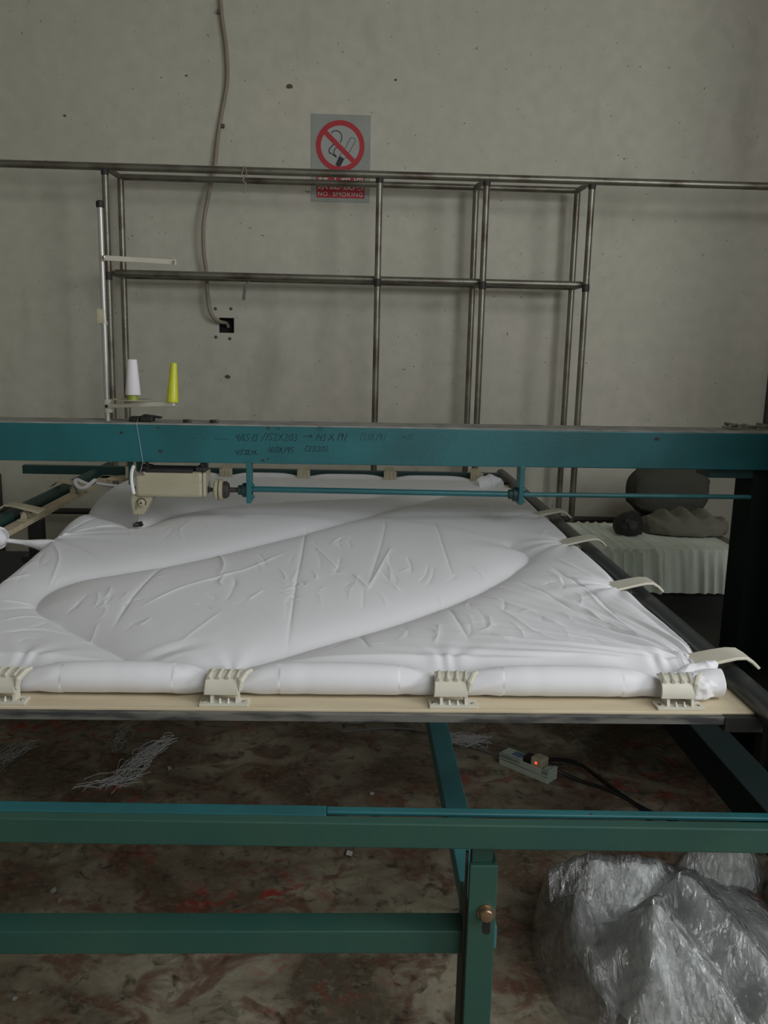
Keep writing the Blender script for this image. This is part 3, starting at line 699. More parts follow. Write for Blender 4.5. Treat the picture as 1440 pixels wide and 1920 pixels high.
def near_clamp(x, y=1.408, z=.8605):
    cl = ob('clamp', MB().box(x-.040, x+.042, y-.018, y+.012, z, z+.005), M['cream'], fr, bevel=.001)
    for dx_ in (-.022, .020):
        ob('clamp_post', MB().prism([(x+dx_, y-.012, z+.004), (x+dx_, y+.012, z+.004), (x+dx_, y+.012, z+.026), (x+dx_, y-.006, z+.024)], (.005, 0, 0)), M['cream'], cl)
    for dx_ in (-.006, .008):
        ob('peg', MB().tube([(x+dx_, y-.012, z+.004), (x+dx_, y-.008, z+.012)], [.003, .0012], 8), M['cream'], cl)
    prof = [(-.030, .046), (-.018, .048), (-.004, .045), (.006, .037), (.011, .026), (.011, .018)]
    ob('jaw', MB().strap(prof, (x-.004, y+.002, z), (0, -1, 0), (1, 0, 0), .050, .058, .004), M['cream'], cl, bevel=.001, smooth=True)
    for i in range(4):
        fx = x-.026+i*.0155
        ob('finger', MB().tube([(fx, y-.002, z+.045), (fx+.003, y+.022, z+.049), (fx+.006, y+.036, z+.047)], [.0035, .0035, .002], 8), M['cream'], cl, smooth=True)
    ob('horn', MB().tube([(x+.026, y-.006, z+.026), (x+.028, y-.004, z+.040), (x+.036, y+.012, z+.049), (x+.044, y+.02, z+.052)], [.005, .006, .005, .003], 8), M['cream'], cl, smooth=True)
    for dx_ in (-.033, .034):
        ob('screw', MB().lathe([(.0035, 0), (.003, .002)], (x+dx_, y-.006, z+.005), (0, 0, 1), 10), M['chrome'], cl)
    return cl
for x in near_x: near_clamp(x)
def side_clamp(x, y, sg_, z=.860, k=1.0, mt_='cream'):
    m_ = M[mt_]
    cl = ob('clamp', MB().box(x-.018, x+.018, y-.03, y+.03, z, z+.005), m_, fr, bevel=.001)
    for dy_ in (-.020, .016):
        ob('clamp_post', MB().prism([(x-.010, y+dy_, z+.004), (x+.012, y+dy_, z+.004), (x+.008, y+dy_, z+.028), (x-.006, y+dy_, z+.028)], (0, .004, 0)), m_, cl)
    prof = [(-.056, .026), (-.040, .031), (-.015, .037), (.015, .044), (.040, .049), (.058, .049), (.072, .041), (.086, .028)]
    prof = [(a*k, b) for a, b in prof]
    ob('lever', MB().strap(prof, (x, y, z+.002), (sg_, 0, 0), (0, 1, 0), .072, .048, .006), m_, cl, bevel=.0015, smooth=True)
    ob('hinge_pin', MB().tube([(x+.006*sg_, y-.024, z+.026), (x+.006*sg_, y+.024, z+.026)], .004, 8), M['chrome'], cl)
    return cl
for y in right_y: side_clamp(.668, y, 1)
for y in left_y: side_clamp(-1.092, y, -1, mt_='cream_old')
for i, x in enumerate(far_x):
    w = .028 if i else .034
    cl = ob('clamp', MB().box(x-w, x+w, 3.84, 3.90, .860, .866), M['cream_old'], fr, bevel=.001)
    prof = [(-.02, .030), (-.010, .047), (.012, .058), (.034, .064)]
    ob('jaw', MB().strap(prof, (x, 3.845, .862), (0, 1, 0), (1, 0, 0), w*1.75, w*1.5, .005), M['cream_old'], cl, bevel=.001, smooth=True)
    ob('jaw_front', MB().box(x-w, x+w, 3.800, 3.806, .868, .919), M['cream_old'], cl, bevel=.002)
    for j in range(3):
        ob('rib', MB().box(x-w*.6+j*w*.6-.002, x-w*.6+j*w*.6+.002, 3.796, 3.800, .872, .917), M['cream_old'], cl)

# ------------------------------------------------------------------ the quilt
ZQ = .872
rs = np.random.RandomState(7)
def vnoise(X, Y, f, seed, ax_=1.0, ay_=1.0, rot=0.0):
    r_ = np.random.RandomState(seed); G = r_.rand(64, 64)
    c_, s_ = math.cos(rot), math.sin(rot)
    U = (X*c_+Y*s_)*f*ax_+100; V = (-X*s_+Y*c_)*f*ay_+100
    iu, iv = np.floor(U).astype(int), np.floor(V).astype(int); fu, fv = U-iu, V-iv
    fu = fu*fu*(3-2*fu); fv = fv*fv*(3-2*fv); g = lambda a_, b_: G[a_ % 64, b_ % 64]
    return (g(iu, iv)*(1-fu)+g(iu+1, iv)*fu)*(1-fv)+(g(iu, iv+1)*(1-fu)+g(iu+1, iv+1)*fu)*fv
def poly_d(X, Y, P):
    D = np.full(X.shape, 1e9); T = np.zeros(X.shape); acc = 0.0
    for (x0, y0), (x1, y1) in zip(P[:-1], P[1:]):
        dx_, dy_ = x1-x0, y1-y0; l2 = dx_*dx_+dy_*dy_+1e-12
        t_ = np.clip(((X-x0)*dx_+(Y-y0)*dy_)/l2, 0, 1)
        d_ = np.hypot(X-x0-t_*dx_, Y-y0-t_*dy_); mk = d_ < D
        D = np.where(mk, d_, D); T = np.where(mk, acc+t_*math.sqrt(l2), T); acc += math.sqrt(l2)
    return D, T/max(acc, 1e-9)
def W(pts, z=ZQ, sm=True):
    P = [onz(x, y, z) for x, y in pts]
    if sm: P = smooth_path(P, 5)
    return [(p.x, p.y) for p in P]
stitches = [
    W([(270, 1264), (225, 1235), (150, 1195), (85, 1160), (68, 1142), (90, 1115), (140, 1095), (230, 1080), (340, 1060), (480, 1027), (640, 985), (740, 958), (850, 930), (1000, 905)]),
    W([(330, 1278), (480, 1250), (640, 1203), (760, 1168), (860, 1133), (930, 1098), (975, 1068), (991, 1052), (985, 1040), (955, 1026)]),
    W([(955, 1026), (900, 1010), (840, 998), (760, 987), (700, 975)]),
    W([(700, 938), (560, 945), (430, 955), (340, 968), (290, 983), (258, 993), (225, 983), (185, 970), (160, 962)]),
    W([(90, 1028), (130, 1012), (185, 1003), (250, 995)]),
]
amps = [1.0, 1.0, .35, 1.0, .25]
creases = [([(320, 1060), (280, 1110), (245, 1150), (212, 1196)], .0045), ([(576, 988), (566, 1060), (555, 1120), (537, 1240)], .004), ([(715, 985), (722, 1000), (712, 1050), (690, 1120)], .0025),
           ([(812, 985), (835, 1060), (850, 1105)], .0028), ([(255, 1167), (340, 1130), (430, 1103), (470, 1090), (540, 1055)], -.0035), ([(405, 1045), (420, 1080), (408, 1110)], -.003),
           ([(735, 1045), (695, 1120), (680, 1135)], -.0035), ([(660, 1100), (690, 1130)], -.003), ([(670, 1195), (692, 1245)], .003), ([(838, 1150), (880, 1235)], .003), ([(335, 1230), (420, 1170)], -.002),
           ([(560, 1090), (545, 1120)], -.002), ([(585, 1040), (640, 1100)], -.002), ([(365, 985), (335, 1015)], -.0015), ([(430, 1095), (412, 1120), (430, 1130)], -.003), ([(930, 1160), (1000, 1215), (1080, 1250)], -.003),
           ([(900, 1130), (1000, 1180), (1130, 1230)], -.0035), ([(960, 1100), (1060, 1160), (1180, 1235)], .004), ([(1090, 1165), (1150, 1205), (1215, 1240)], -.006), ([(1030, 1080), (1110, 1140), (1170, 1200)], .005),
           ([(1115, 1110), (1075, 1085), (1035, 1060)], -.003), ([(880, 1075), (960, 1130)], -.002), ([(1090, 1120), (1120, 1160), (1190, 1215)], -.004), ([(0, 1165), (70, 1140)], .003), ([(0, 1145), (66, 1138)], -.003),
           ([(0, 1190), (80, 1165), (120, 1180)], -.003), ([(0, 1215), (80, 1198), (150, 1200)], .003), ([(90, 1030), (150, 1000), (190, 975)], .006), ([(95, 1030), (170, 1006), (235, 992)], -.006), ([(95, 1033), (140, 1045), (200, 1075)], .003),
           ([(100, 1040), (112, 1070), (90, 1110)], -.0035), ([(0, 1110), (60, 1095)], -.003)]
creases = [(W(c_, ZQ, True), a_*.72) for c_, a_ in creases]
random.seed(21)
for (cx_, cy__, ang, spread, cnt, ln_) in ((430, 1085, .3, 1.0, 12, 42), (600, 1130, 1.2, 1.2, 14, 38), (690, 1090, 1.7, .6, 10, 48), (480, 1150, -.2, .9, 10, 50), (790, 1110, 1.1, .9, 9, 46),
                                           (650, 1030, .9, 1.2, 8, 36), (130, 1190, -.2, .25, 10, 70), (1000, 1180, .75, .25, 14, 95), (900, 1190, .9, .6, 10, 50), (730, 1220, 1.0, .7, 9, 45),
                                           (960, 985, -.5, .8, 10, 34), (1050, 1110, .9, .5, 10, 44), (80, 1085, -.9, .8, 9, 36), (330, 1000, -.5, .5, 7, 45), (560, 970, -.5, .5, 7, 40), (200, 1150, 2.0, .3, 8, 34)):
    for _ in range(cnt):
        a_ = ang+random.gauss(0, spread); l_ = ln_*random.uniform(.4, 1); x_ = cx_+random.gauss(0, ln_*1.1); y_ = cy__+random.gauss(0, ln_*.42)
        b_ = a_+random.gauss(0, .35); dx_, dy_ = math.cos(a_)*l_/2, math.sin(a_)*l_/2
        if y_+abs(dy_) > 1255 or y_-abs(dy_) < 930: continue
        creases.append((W([(x_-dx_, y_-dy_), (x_+.2*dy_, y_-.1*dx_), (x_+math.cos(b_)*l_/2, y_+math.sin(b_)*l_/2)]), random.choice((-1, 1))*random.uniform(.0006, .0017)))
# left and right edges of the cloth
LE = [onz(x, y, .868) for x, y in ((236, 905), (196, 935), (163, 962), (125, 995), (92, 1027), (45, 1070), (0, 1106))]
ly = np.array([p.y for p in LE])[::-1]; lxx = np.array([p.x for p in LE])[::-1]
YN, YF = 1.452, 3.885
NU, NV = 800, 620
vv = np.concatenate([np.linspace(1.53, 2.4, 430), np.linspace(2.4, YF, 371)[1:]])
uu = np.linspace(0, 1, NU)
xl = np.interp(vv, ly, lxx, left=None); xl = np.where(vv < ly[0], lxx[0]+(ly[0]-vv)*.02, xl)
dmin = np.min([np.abs(vv-y_) for y_ in right_y], axis=0)
xr = .669-.016*np.exp(-(dmin/.05)**2)
Y2 = np.repeat(vv[:, None], NU, 1); X2 = xl[:, None]+(xr-xl)[:, None]*uu[None, :]
def height(X, Y):
    h = np.zeros_like(X)
    f = np.ones_like(X)
    for P, a_ in zip(stitches, amps):
        D, _ = poly_d(X, Y, P); f = f*(1-a_*np.exp(-(D/.062)))
    h += .034*f
    # gathers running across the left point of the diamond
    D, T = poly_d(X, Y, stitches[0][:20])
    h += .0030*np.sin(T*46+3.5*vnoise(X, Y, 9, 3))*np.exp(-((D-.07)/.05)**2)*np.clip((.16-T)*12, 0, 1)*(Y < 2.3)
    for P, a_ in creases:
        pa = np.array(P); (qx0, qy0), (qx1, qy1) = pa.min(0)-.05, pa.max(0)+.05
        rw = np.where((Y[:, 0] > qy0) & (Y[:, 0] < qy1))[0]
        if len(rw) < 2: continue
        cs_ = np.where((X[rw].max(0) > qx0) & (X[rw].min(0) < qx1))[0]
        if len(cs_) < 2: continue
        sl = (slice(rw[0], rw[-1]+1), slice(cs_[0], cs_[-1]+1))
        D, T = poly_d(X[sl], Y[sl], P); e_ = np.clip(np.minimum(T, 1-T)*6, 0, 1)
        h[sl] -= 1.0*a_*np.exp(-(D/.0042)**1.1)*e_+.12*a_*np.exp(-(D/.016)**2)*e_
    for x_, y_, n_, amp, R_ in [(.655, y_, 11, .0045, .14) for y_ in right_y]+[(x_, 1.50, 9, .0020, .09) for x_ in near_x]+[(lxx[2], ly[2], 11, .004, .16)]:
        dx_, dy_ = X-x_, Y-y_; r_ = np.hypot(dx_, dy_); th = np.arctan2(dy_, dx_)
        h += amp*np.sin(n_*th+2.5*vnoise(X, Y, 6, 11))*np.exp(-r_/R_)*np.clip(r_/.03, 0, 1)
    # long pulls fanning out from the near right corner
    dx_, dy_ = .66-X, Y-1.50; r_ = np.hypot(dx_, dy_); th = np.arctan2(dy_, dx_)
    h += .009*(vnoise(th*4.2, r_*.25, 5, 21)-.5)*np.exp(-((r_-.16)/.26)**2)*2
    h += .004*(vnoise(X, Y, 4.5, 5)-.5)+.0014*(vnoise(X, Y, 9, 6, 1, .45, .5)-.5)
    return h
Z2 = ZQ+height(X2, Y2)*(.12+.88*np.clip((YF-.02-Y2)/.45, 0, 1)**.8)
# sink round clamp pinches on the right edge and round the needle
for y_ in right_y: Z2 -= .010*np.exp(-((X2-.645)/.05)**2-((Y2-y_)/.045)**2)
Z2 -= .006*np.exp(-((X2-n0.x)**2+(Y2-2.735)**2)/.03**2)
# side hems roll downward
dL = X2-xl[:, None]; dR = xr[:, None]-X2
Z2 -= .030*np.exp(-dL/.012)+.024*np.exp(-dR/.010)
# puffed roll at the far bar
far_d = np.min([np.abs(X2-x_) for x_ in far_x], axis=0)
Z2 += .020*np.exp(-((Y2-3.845)/.030)**2)*(1-.7*np.exp(-(far_d/.06)**2))
Z2 -= .05*np.clip((Y2-3.865)/.02, 0, 1)
# near roll round the bar
nd = np.min([np.abs(X2[0]-x_) for x_ in near_x], axis=0)
xs0 = X2[0]
puff = 1-np.exp(-(nd/.055)**1.6)
Rr = .0150+.0115*puff+.0015*(vnoise(xs0, xs0*0, 8, 50)-.5)
phis = np.radians(np.concatenate([np.linspace(255, 150, 14), np.linspace(142, 35, 14)]))
RX, RY_, RZ = [], [], []
wr = vnoise(xs0, xs0*0+2, 40, 51)-.5
for ph in phis:
    k_ = 1+.04*np.sin(xs0*90+3*math.sin(ph*2))*(nd < .09)+.03*wr
    RX.append(xs0); RY_.append(YN+Rr*k_*math.cos(ph)*1.15); RZ.append(.862+Rr+Rr*k_*math.sin(ph))
# blend rows between the roll and the field
b0_ = np.array(RZ[-1]); y0_ = np.array(RY_[-1])
for t_ in np.linspace(0, 1, 12)[1:-1]:
    RX.append(xs0); RY_.append(y0_*(1-t_)+1.53*t_)
    RZ.append(b0_*(1-t_)+Z2[0]*t_-.007*math.sin(math.pi*t_)*(.4+.6*puff))
XX = np.vstack([np.array(RX), X2]); YY = np.vstack([np.array(RY_), Y2]); ZZ = np.vstack([np.array(RZ), Z2])
nr, nc = XX.shape
me = bpy.data.meshes.new('quilt')
co = np.stack([XX-0, YY-2.6, ZZ-ZQ], -1).reshape(-1, 3)
idx = np.arange(nr*nc).reshape(nr, nc)
q_ = np.stack([idx[:-1, :-1], idx[:-1, 1:], idx[1:, 1:], idx[1:, :-1]], -1).reshape(-1, 4)
me.vertices.add(len(co)); me.vertices.foreach_set('co', co.ravel())
me.loops.add(q_.size); me.loops.foreach_set('vertex_index', q_.ravel())
me.polygons.add(len(q_)); me.polygons.foreach_set('loop_start', np.arange(0, q_.size, 4))
me.polygons.foreach_set('use_smooth', np.ones(len(q_), bool))
me.update(calc_edges=True); me.validate()
me.materials.append(M['fabric'])
qu = bpy.data.objects.new('quilt', me); COL.objects.link(qu); qu.location = (0, 2.6, ZQ)
tag(qu, 'large white cotton quilt stretched in the frame with a stitched diamond', 'quilt')
sd = qu.modifiers.new('thick', 'SOLIDIFY'); sd.thickness = .004; sd.offset = -1
# crumpled spare cloth at the near right corner
def crumple(name, path, radii, amp, seed, parent=None, at=None, mt_='fabric', flat=1.0, n=40, k=10):
    P = smooth_path(path, k); K = len(P)
    rr = np.interp(np.linspace(0, 1, K), np.linspace(0, 1, len(radii)), radii)
    o_ = MB().tube(P, list(rr), n)
    vs_ = []
    for i, v in enumerate(o_.v):
        v = Vector(v); j = min(i//n, K-1); d = v-P[j]
        nz_ = noise.ridged_multi_fractal(v*17+Vector((seed, 0, 0)), 1.0, 2.1, 3, 1.0, 2.0)-1.0
        nz_ += .8*(crease_field(v, 16, seed)+.5*crease_field(v, 34, seed+2))
        d = d*(1+amp*nz_); d.z *= flat
        vs_.append(P[j]+d)
    o_.v = vs_
    return ob(name, o_, M[mt_], parent, smooth=True, at=at)
pth = [onz(x, y, z) for x, y, z in ((1210, 1285, .878), (1262, 1280, .884), (1300, 1286, .884), (1330, 1280, .890), (1350, 1262, .902))]
crumple('corner_bunch', pth, [.014, .022, .026, .022, .006], .42, 2, qu, flat=.8, n=64, k=18)
pth = [onz(x, y, z) for x, y, z in ((1262, 1276, .888), (1295, 1262, .896), (1325, 1252, .904), (1343, 1243, .912))]
crumple('corner_bunch', pth, [.008, .014, .016, .005], .42, 5, qu, n=56, k=18)
pth = [onz(x, y, z) for x, y, z in ((895, 908, .89), (920, 903, .90), (940, 900, .91))]
crumple('far_corner_bunch', pth, [.02, .035, .008], .3, 9, qu)
# twisted ties to the left rail
def tie(pts, r0_, r1_):
    P = smooth_path(pts, 8); K = len(P); o_ = MB(); n = 10; vs_ = []
    tb = MB().tube(P, [r0_+(r1_-r0_)*(i/(K-1))**1.5 for i in range(K)], n)
    for i, v in enumerate(tb.v):
        j = min(i//n, K-1); a_ = (i % n)*2*math.pi/n; v = Vector(v); v = P[j]+(v-P[j])*(1+.12*math.cos(2*a_+j*.25)); vs_.append(v)
    tb.v = vs_
    return ob('cloth_tie', tb, M['fabric'], qu, smooth=True)
tie([onz(2, 1012, .90), onz(40, 1017, .892), onz(70, 1021, .887), onz(98, 1026, .880)], .006, .020)
tie([onz(176, 905, .90), onz(205, 910, .893), onz(240, 914, .888)], .006, .009)
crumple('tie_knot', [onz(-16, 1003, .90), onz(-6, 1010, .905), onz(6, 1012, .90)], [.012, .034, .010], .12, 4, qu)
kn = onz(160, 906, .905)
ob('tie_loop', MB().tube([kn+Vector((.036*math.cos(a_), .05*math.sin(a_), .012*math.cos(2*a_))) for a_ in np.linspace(0, 6.283, 26)], .0075, 8), M['fabric'], qu, smooth=True)

# ------------------------------------------------------------------ things behind the machine on the right
bn0, bn1 = ony(1085, 1008, 3.75), ony(1408, 1015, 3.75)
BY0, BY1 = 3.42, 3.95
tz = onz(1150, 1025, .62); bt = .625
f0 = ony(1100, 1030, BY0); f1 = ony(1385, 1112, BY0)
bt = ony(1300, 1032, BY0).z; bb = ony(1300, 1112, BY0).z
bl, brt = f0.x-.10, ony(1382, 1060, BY0).x
bh = thing('covered_bench', ((bl+brt)/2, 3.7, 0), 'low bench under a pleated ivory cloth cover beyond the frame', 'bench')
mbx = MB(); K = 260; rows = [(0, BY1, bt+.004), (0, BY0+.05, bt+.004), (0, BY0+.008, bt+.002), (1, BY0, bt-.012), (1, BY0-.004, (bt+bb)/2), (1, BY0-.008, bb)]
vs_ = []
for r_i, (w_, y_, z_) in enumerate(rows):
    for i in range(K+1):
        x_ = bl+(brt-bl)*i/K; u_ = i/K
        dens = 1.0 if u_ < .58 else .4
        pl = .016*(1-2*abs(math.sin(x_*48+2.0*math.sin(x_*17)+z_*3+(1.2 if r_i > 3 else 0)*(x_-1.1)*2)))+.006*math.sin(x_*170+z_*9)
        pl *= dens*(1 if w_ else .25)
        sh = 0 if w_ else 0
        vs_.append((x_+(.012*(bt-z_)/max(bt-bb, .01) if w_ else (y_-BY0)*-.10*0), y_-pl*(1 if w_ else 0), z_+(pl if not w_ else 0)))
n_ = K+1
mbx.add(vs_, [(r*n_+i, r*n_+i+1, (r+1)*n_+i+1, (r+1)*n_+i) for r in range(len(rows)-1) for i in range(K)])
ob('pleated_cover', mbx, M['skirt'], bh, smooth=True)
ob('cover_end', MB().box(brt-.002, brt+.06, BY0+.012, BY1, bb, bt), M['greycloth'], bh, bevel=.006)
ob('bench_base', MB().box(bl+.01, brt+.05, BY0+.03, BY1-.01, 0, bb+.02), M['black'], bh)
q = ony(1390, 1050, BY0-.03)
ts_ = MB()
random.seed(5)
for k in range(26):
    a_ = k*2.4; r_ = .018*math.sqrt((k+1)/26)
    ts_.tube([q+Vector((0, 0, -.012)), q+Vector((r_*math.cos(a_)*.9, r_*math.sin(a_)*.6, -.05)), q+Vector((r_*1.5*math.cos(a_), r_*math.sin(a_)*.7, -random.uniform(.085, .105)))], [.003, .0026, .0016], 5)
tt = tag(ob('tassel', ts_, M['tassel'], at=q), 'tan thread tassel hanging at the right corner of the ivory bench cover', 'tassel')
ob('tassel_head', MB().lathe([(.002, .03), (.006, .02), (.013, .005), (.012, -.010), (.009, -.016), (.013, -.024)], q, n=14), M['tassel'], tt, smooth=True)

def blob(name, c_, s_, seed, amp, freq, mt_, parent=None, at=None, power=1.0, sub=5, fold=None, base=None):
    import bmesh
    b = bmesh.new(); bmesh.ops.create_icosphere(b, subdivisions=sub, radius=1.0)
    c_ = Vector(c_); s_ = Vector(s_)
    vs_ = []
    for v in b.verts:
        d = v.co.normalized()
        r_ = 1+amp*(noise.ridged_multi_fractal(d*freq+Vector((seed, seed*.7, 0)), .9, 2.0, 4, 1.0, 2.0)-1.0)*.6+amp*.6*noise.noise(d*freq*.6+Vector((seed, 0, 3)))
        p_ = Vector((math.copysign(abs(d.x)**power, d.x)*s_.x, math.copysign(abs(d.y)**power, d.y)*s_.y, math.copysign(abs(d.z)**power, d.z)*s_.z))*r_
        if fold: p_ += fold(d, p_)
        p_ = c_+p_
        if base is not None and p_.z < base: p_.z = base+.002*(p_.z-base)
        vs_.append(p_)
    mb2 = MB(); b.verts.index_update(); mb2.add(vs_, [tuple(v.index for v in f_.verts) for f_ in b.faces]); b.free()
    return ob(name, mb2, M[mt_], parent, smooth=True, at=at)
# rolled grey cloth and dark cloth lying on the bench, dark pillow behind
top = bt+.01
g0, g1 = ony(1205, 990, 3.75), ony(1362, 1000, 3.75)
def folds(d, p_): return Vector((0, 0, .016*math.sin(p_.x*70+p_.z*40)*max(d.z, 0)-.01*abs(math.sin(p_.x*35+p_.y*20))))
tag(blob('folded_cloth', ((g0.x+g1.x)/2, 3.76, top+.03), ((g1.x-g0.x)/2, .13, ony(1290, 962, 3.76).z-top-.02), 3, .06, 2.2, 'greycloth', at=((g0.x+g1.x)/2, 3.76, top), power=.85, fold=folds, base=top), 'heap of folded grey brown cloth lying on the covered bench', 'cloth')
d0 = ony(1178, 985, 3.70)
tag(blob('dark_rag', (d0.x, 3.70, top+.028), (.062, .06, .065), 8, .14, 1.9, 'black', at=(d0.x, 3.70, top), base=top), 'small crumpled black rag on the left part of the covered bench', 'rag')
p0, p1 = ony(1182, 905, 4.15), ony(1318, 908, 4.15)
pzt, pzb = ony(1250, 872, 4.15).z, ony(1250, 965, 4.15).z
t = thing('stool', ((p0.x+p1.x)/2, 4.16, 0), 'dark stool standing behind the bench below a pillow', 'stool')
sx0, sx1 = p0.x+.05, p1.x-.02
ob('seat', MB().box(sx0, sx1, 4.04, 4.28, pzb-.03, pzb), M['black'], t, bevel=.006)
for ax_, ay_ in ((sx0+.02, 4.06), (sx1-.02, 4.06), (sx0+.02, 4.25), (sx1-.02, 4.25)):
    ob('leg', MB().box(ax_-.015, ax_+.015, ay_-.015, ay_+.015, 0, pzb-.03), M['black'], t)
tag(blob('pillow', ((p0.x+p1.x)/2+.01, 4.16, (pzt+pzb)/2), ((p1.x-p0.x)/2+.02, .10, (pzt-pzb)/2), 12, .06, 1.8, 'pillow', at=((p0.x+p1.x)/2, 4.16, pzb), power=.7, base=pzb+.001), 'dark olive pillow propped on the stool behind the drive shaft', 'pillow')
# dark crate low down beyond the left rail
c0, c1 = ony(40, 985, 3.95), ony(180, 1100, 3.95)
t = thing('storage_box', (-1.2, 3.8, 0), 'dark navy storage box on the floor beyond the left rail', 'box')
M['navy'] = mat('navy_box', (0.010, 0.020, 0.028), .6, c2=(0.014, 0.026, 0.034), scale=6)
bzt = .50
ob('box_body', MB().box(-1.62, -.72, 3.45, 3.95, 0, bzt-.03), M['navy'], t, bevel=.004)
ob('box_lid', MB().box(-1.635, -.705, 3.435, 3.965, bzt-.03, bzt), M['navy'], t, bevel=.004)

# ------------------------------------------------------------------ floor things
q0, q1 = onz(945, 1418, .02), onz(1036, 1455, .02)
ax_ = (q1-q0).normalized(); nx = Vector((-ax_.y, ax_.x, 0)); ctr = (q0+q1)/2; L_ = (q1-q0).length
ctr.z = 0
t = thing('power_strip', ctr, 'pale green white power strip lying on the floor with a lit red lamp', 'power strip')
def PB(mb2, a0_, a1_, b0_, b1_, z0_, z1_):
    vs_ = [ctr+ax_*a_+nx*b_+Vector((0, 0, z_)) for a_ in (a0_, a1_) for b_ in (b0_, b1_) for z_ in (z0_, z1_)]
    return mb2.add(vs_, [(0, 1, 3, 2), (4, 6, 7, 5), (0, 4, 5, 1), (2, 3, 7, 6), (0, 2, 6, 4), (1, 5, 7, 3)])
hl = L_/2; hw = .030
ob('strip_body', PB(PB(PB(MB(), -hl, hl, -hw, hw, 0, .028), -hl, -hl*.12, -hw, hw, .028, .045), hl*.72, hl, -hw, hw, .028, .045), M['strip'], t, bevel=.002)
ob('front_wall', PB(MB(), -hl, hl, -hw, -hw+.006, .02, .045), M['strip'], t, bevel=.001)
ob('blue_label', PB(MB(), -hl*.62, -hl*.25, -.012, .02, .045, .0462), M['blue'], t)
ob('socket_face', PB(MB(), -hl*.1, hl*.1, -hw+.008, hw-.002, .028, .030), M['black'], t)
ob('black_plug', PB(MB(), -hl*.12, hl*.18, -.018, .024, .030, .062), M['black'], t, bevel=.006)
pg = ob('adapter_plug', PB(MB(), hl*.22, hl*.68, -.022, .026, .030, .072), M['cream_old'], t, bevel=.007)
ob('pilot_lamp', MB().lathe([(.0045, 0), (.004, .002)], ctr+ax_*(hl*.46)-nx*.022+Vector((0, 0, .056)), -nx, 10), M['lamp'], pg)
sp = smooth_path([onz(935, 1417, .012), onz(912, 1409, .008), onz(880, 1398, .005), onz(850, 1389, .005), onz(800, 1372, .005), onz(735, 1365, .005), onz(640, 1372, .005)], 8)
tag(ob('mains_cable', MB().tube(sp, .0045, 8), M['greycable'], smooth=True, at=sp[0]), 'thin grey mains cable lying on the floor left of the power strip', 'cable')
for pth_, lb in ((((1018, 1428, .055), (1045, 1424, .05), (1085, 1432, .006), (1120, 1456, .005), (1165, 1490, .005), (1215, 1520, .005), (1290, 1550, .005)), 'black cable looping from the power strip plug towards the front rail'),
                 (((1030, 1432, .05), (1055, 1450, .02), (1100, 1468, .005), (1150, 1485, .005), (1200, 1515, .005), (1230, 1560, .005)), 'black cable lying lower and straighter, from the power strip adapter')):
    sp = smooth_path([onz(*p_) for p_ in pth_], 8)
    tag(ob('power_cable', MB().tube(sp, .0065, 8), M['blackcable'], smooth=True, at=sp[0]), lb, 'cable', 'black cables from the power strip')
def lint(pts, spread, nst, label, mt_, r_=.0011, seed=1, ln=.09):
    random.seed(seed); P = smooth_path([onz(x, y, .004) for x, y in pts], 10); mb2 = MB()
    for k in range(nst):
        c_ = random.choice(P); i = P.index(c_); d = (P[min(i+1, len(P)-1)]-P[max(i-1, 0)]).normalized()
        o1 = c_+Vector((random.gauss(0, spread), random.gauss(0, spread), abs(random.gauss(0, .006))))
        pp = [o1+d*ln*(j-2)/2*random.uniform(.5, 1)+Vector((random.gauss(0, spread*.5), random.gauss(0, spread*.5), abs(random.gauss(0, .004)))) for j in range(5)]
        mb2.tube(smooth_path(pp, 3), r_, 4, cap=False)
    o_ = ob('thread_waste', mb2, M[mt_], at=P[0]); return tag(o_, label, 'thread waste', 'tufts of thread waste on the floor')
lint([(200, 1468), (225, 1462), (250, 1440), (275, 1418), (305, 1400)], .020, 105, 'longest tuft of white thread waste on the dark floor below the quilt', 'lint', seed=1)
lint([(5, 1430), (25, 1418), (45, 1405)], .025, 24, 'faint thread waste on the floor at the left edge', 'lint2', .0009, 2)
lint([(850, 1388), (868, 1390), (885, 1390)], .022, 90, 'round tangle of white thread waste beside the thin grey mains cable', 'lint', .0009, 3, .05)
lint([(640, 1352), (665, 1352), (690, 1348)], .02, 26, 'small thread waste just under the near bar of the frame', 'lint2', .001, 4)
lint([(225, 1395), (228, 1380)], .02, 14, 'faint wisp of thread waste above the longest white tuft', 'lint2', .0008, 6)
for i, (px, py, s_, lb) in enumerate(((655, 1601, .012, 'white square paper scrap on the floor under the front rail'), (697, 1489, .008, 'white paper scrap on the dark floor behind the front rail'),
                                      (100, 1671, .009, 'pale paper scrap on the floor above the lower rail, far left'), (318, 1441, .008, 'dull paper scrap on the floor right of the long thread tuft'),
                                      (104, 1588, .009, 'yellowish paper scrap close below the front rail on the left'), (28, 1874, .006, 'tiny pale scrap on the floor in the lower left corner'),
                                      (57, 1863, .005, 'tiny yellowish scrap beside the lower left corner scrap'), (112, 1690, .006, 'small tan crumb just below the pale scrap, far left'))):
    p_ = onz(px, py, .003); a_ = i*1.3+.5
    pts_ = [p_+Vector((math.cos(a_+k*1.571)*s_*(1+.2*math.sin(k*3)), math.sin(a_+k*1.571)*s_*1.5, .001*k)) for k in range(4)]
    tag(ob('paper_scrap', MB().prism(pts_, (0, 0, .0015)), M['paper' if i < 2 else 'tassel' if i in (4, 6, 7) else 'lint2'], at=p_), lb, 'scrap', 'scraps on the floor')

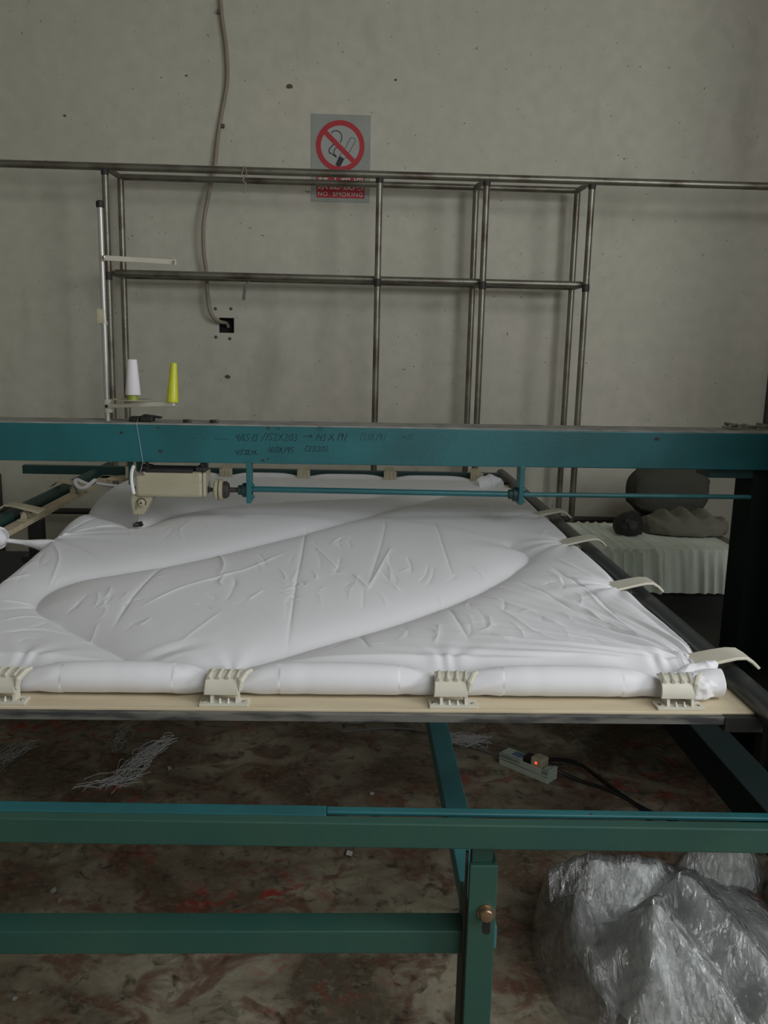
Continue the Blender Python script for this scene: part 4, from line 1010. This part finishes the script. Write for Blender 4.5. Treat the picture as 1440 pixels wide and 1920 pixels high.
# ------------------------------------------------------------------ plastic bags, lower right
def heap(name, c_, s_, seed, ridges, amp, mt_, parent, res=150, f0=5.0, f1=13.0, fine=.35, along=1.0, lift=0.0, soft=1.0):
    # a sheet thrown over ridged pouches: the highest pouch wins, so creases form between them
    mb2 = MB(); vs_ = []; NA, NR = res, res//2
    for j in range(NR+1):
        rr_ = j/NR
        for i in range(NA):
            a_ = 2*math.pi*i/NA; cx_, sy_ = math.cos(a_), math.sin(a_)
            lobe = 1+.10*noise.noise(Vector((cx_*1.3+seed, sy_*1.3, 0)))+.06*crease_field(Vector((cx_*.25, sy_*.25, seed)), 5, seed)
            sx__ = s_[0] if cx_ < 0 else s_[3] if len(s_) > 3 else s_[0]
            x_, y_ = c_[0]+sx__*cx_*rr_*lobe, c_[1]+s_[1]*sy_*rr_*lobe
            h_ = max(0.0, 1-rr_**2.4)**.7
            v = Vector((x_, y_, 0))
            wx = x_+.03*noise.noise(v*7+Vector((seed, 0, 2))); wy = y_+.03*noise.noise(v*7+Vector((0, seed, 4)))
            z_ = s_[2]*h_
            for k_, (A, B, sl) in enumerate(ridges):
                dx_, dy_ = B.x-A.x, B.y-A.y; t_ = max(0, min(1, ((wx-A.x)*dx_+(wy-A.y)*dy_)/(dx_*dx_+dy_*dy_+1e-9)))
                d_ = math.hypot(wx-A.x-t_*dx_, wy-A.y-t_*dy_)
                zz = (A.z*(1-t_)+B.z*t_)+lift-sl*soft*(math.sqrt(d_*d_+.0002)-.014)
                z_ = max(z_, zz*min(1, h_*3.5))
            z_ *= 1+.08*noise.noise(v*5)
            va = Vector((x_, y_*along+.25*x_*(1-along), 0))
            z_ += amp*(crease_field(va, f0, seed)+fine*crease_field(va, f1, seed+3))*min(1, h_*2.5)
            vs_.append((x_, y_, max(z_, .002)))
    fs_ = [(j*NA+i, j*NA+(i+1) % NA, (j+1)*NA+(i+1) % NA, (j+1)*NA+i) for j in range(NR) for i in range(NA)]
    mb2.add(vs_, fs_)
    return ob(name, mb2, M[mt_], parent, smooth=True)
bg = thing('plastic_bag', (.80, 1.75, 0), 'big crumpled clear plastic bag of wadding lying on the floor, lower right', 'plastic bag')
Q = onz
rd = [(Q(1235, 1695, .235), Q(1215, 1860, .12), 1.25), (Q(1235, 1695, .235), Q(1370, 1900, .10), 1.5), (Q(1075, 1690, .17), Q(1110, 1860, .09), 1.2), (Q(1290, 1630, .23), Q(1385, 1750, .17), 1.3),
      (Q(1385, 1750, .17), Q(1450, 1860, .12), 1.3), (Q(995, 1650, .15), Q(1080, 1612, .21), 1.2), (Q(1080, 1612, .21), Q(1230, 1610, .22), 1.4), (Q(1000, 1700, .12), Q(1010, 1740, .10), 1.3)]
heap('film', (.90, 1.86), (.46, .44, .055, .27), 1.0, rd, .050, 'film', bg, 320, f0=5.5, f1=15, along=.45, lift=.014, soft=.85, fine=.5)
heap('wadding', (.92, 1.90), (.37, .37, .035, .22), 1.0, rd, .035, 'stuffing', bg, 200, f0=5.5, f1=15, fine=.25, along=.45, lift=-.006)
bg = thing('plastic_bag', (1.0, 2.22, 0), 'smaller milky plastic bag lying just behind the big clear bag', 'plastic bag')
rd2 = [(Q(1290, 1610, .17), Q(1340, 1650, .15), 1.0)]
heap('film', (1.10, 2.24), (.16, .10, .10, .08), 9.0, rd2, .04, 'film2', bg, 120)
heap('wadding', (1.10, 2.24), (.13, .08, .08, .06), 9.0, rd2, .03, 'stuffing', bg, 80, lift=-.02)
sk = heap('sack', (1.20, 2.06), (.07, .12, .14, .05), 14.0, [(Q(1400, 1620, .19), Q(1450, 1650, .18), 1.0)], .03, 'sack', None, 120)
tag(sk, 'dull beige sack slumped at the right edge under the front rail', 'sack')
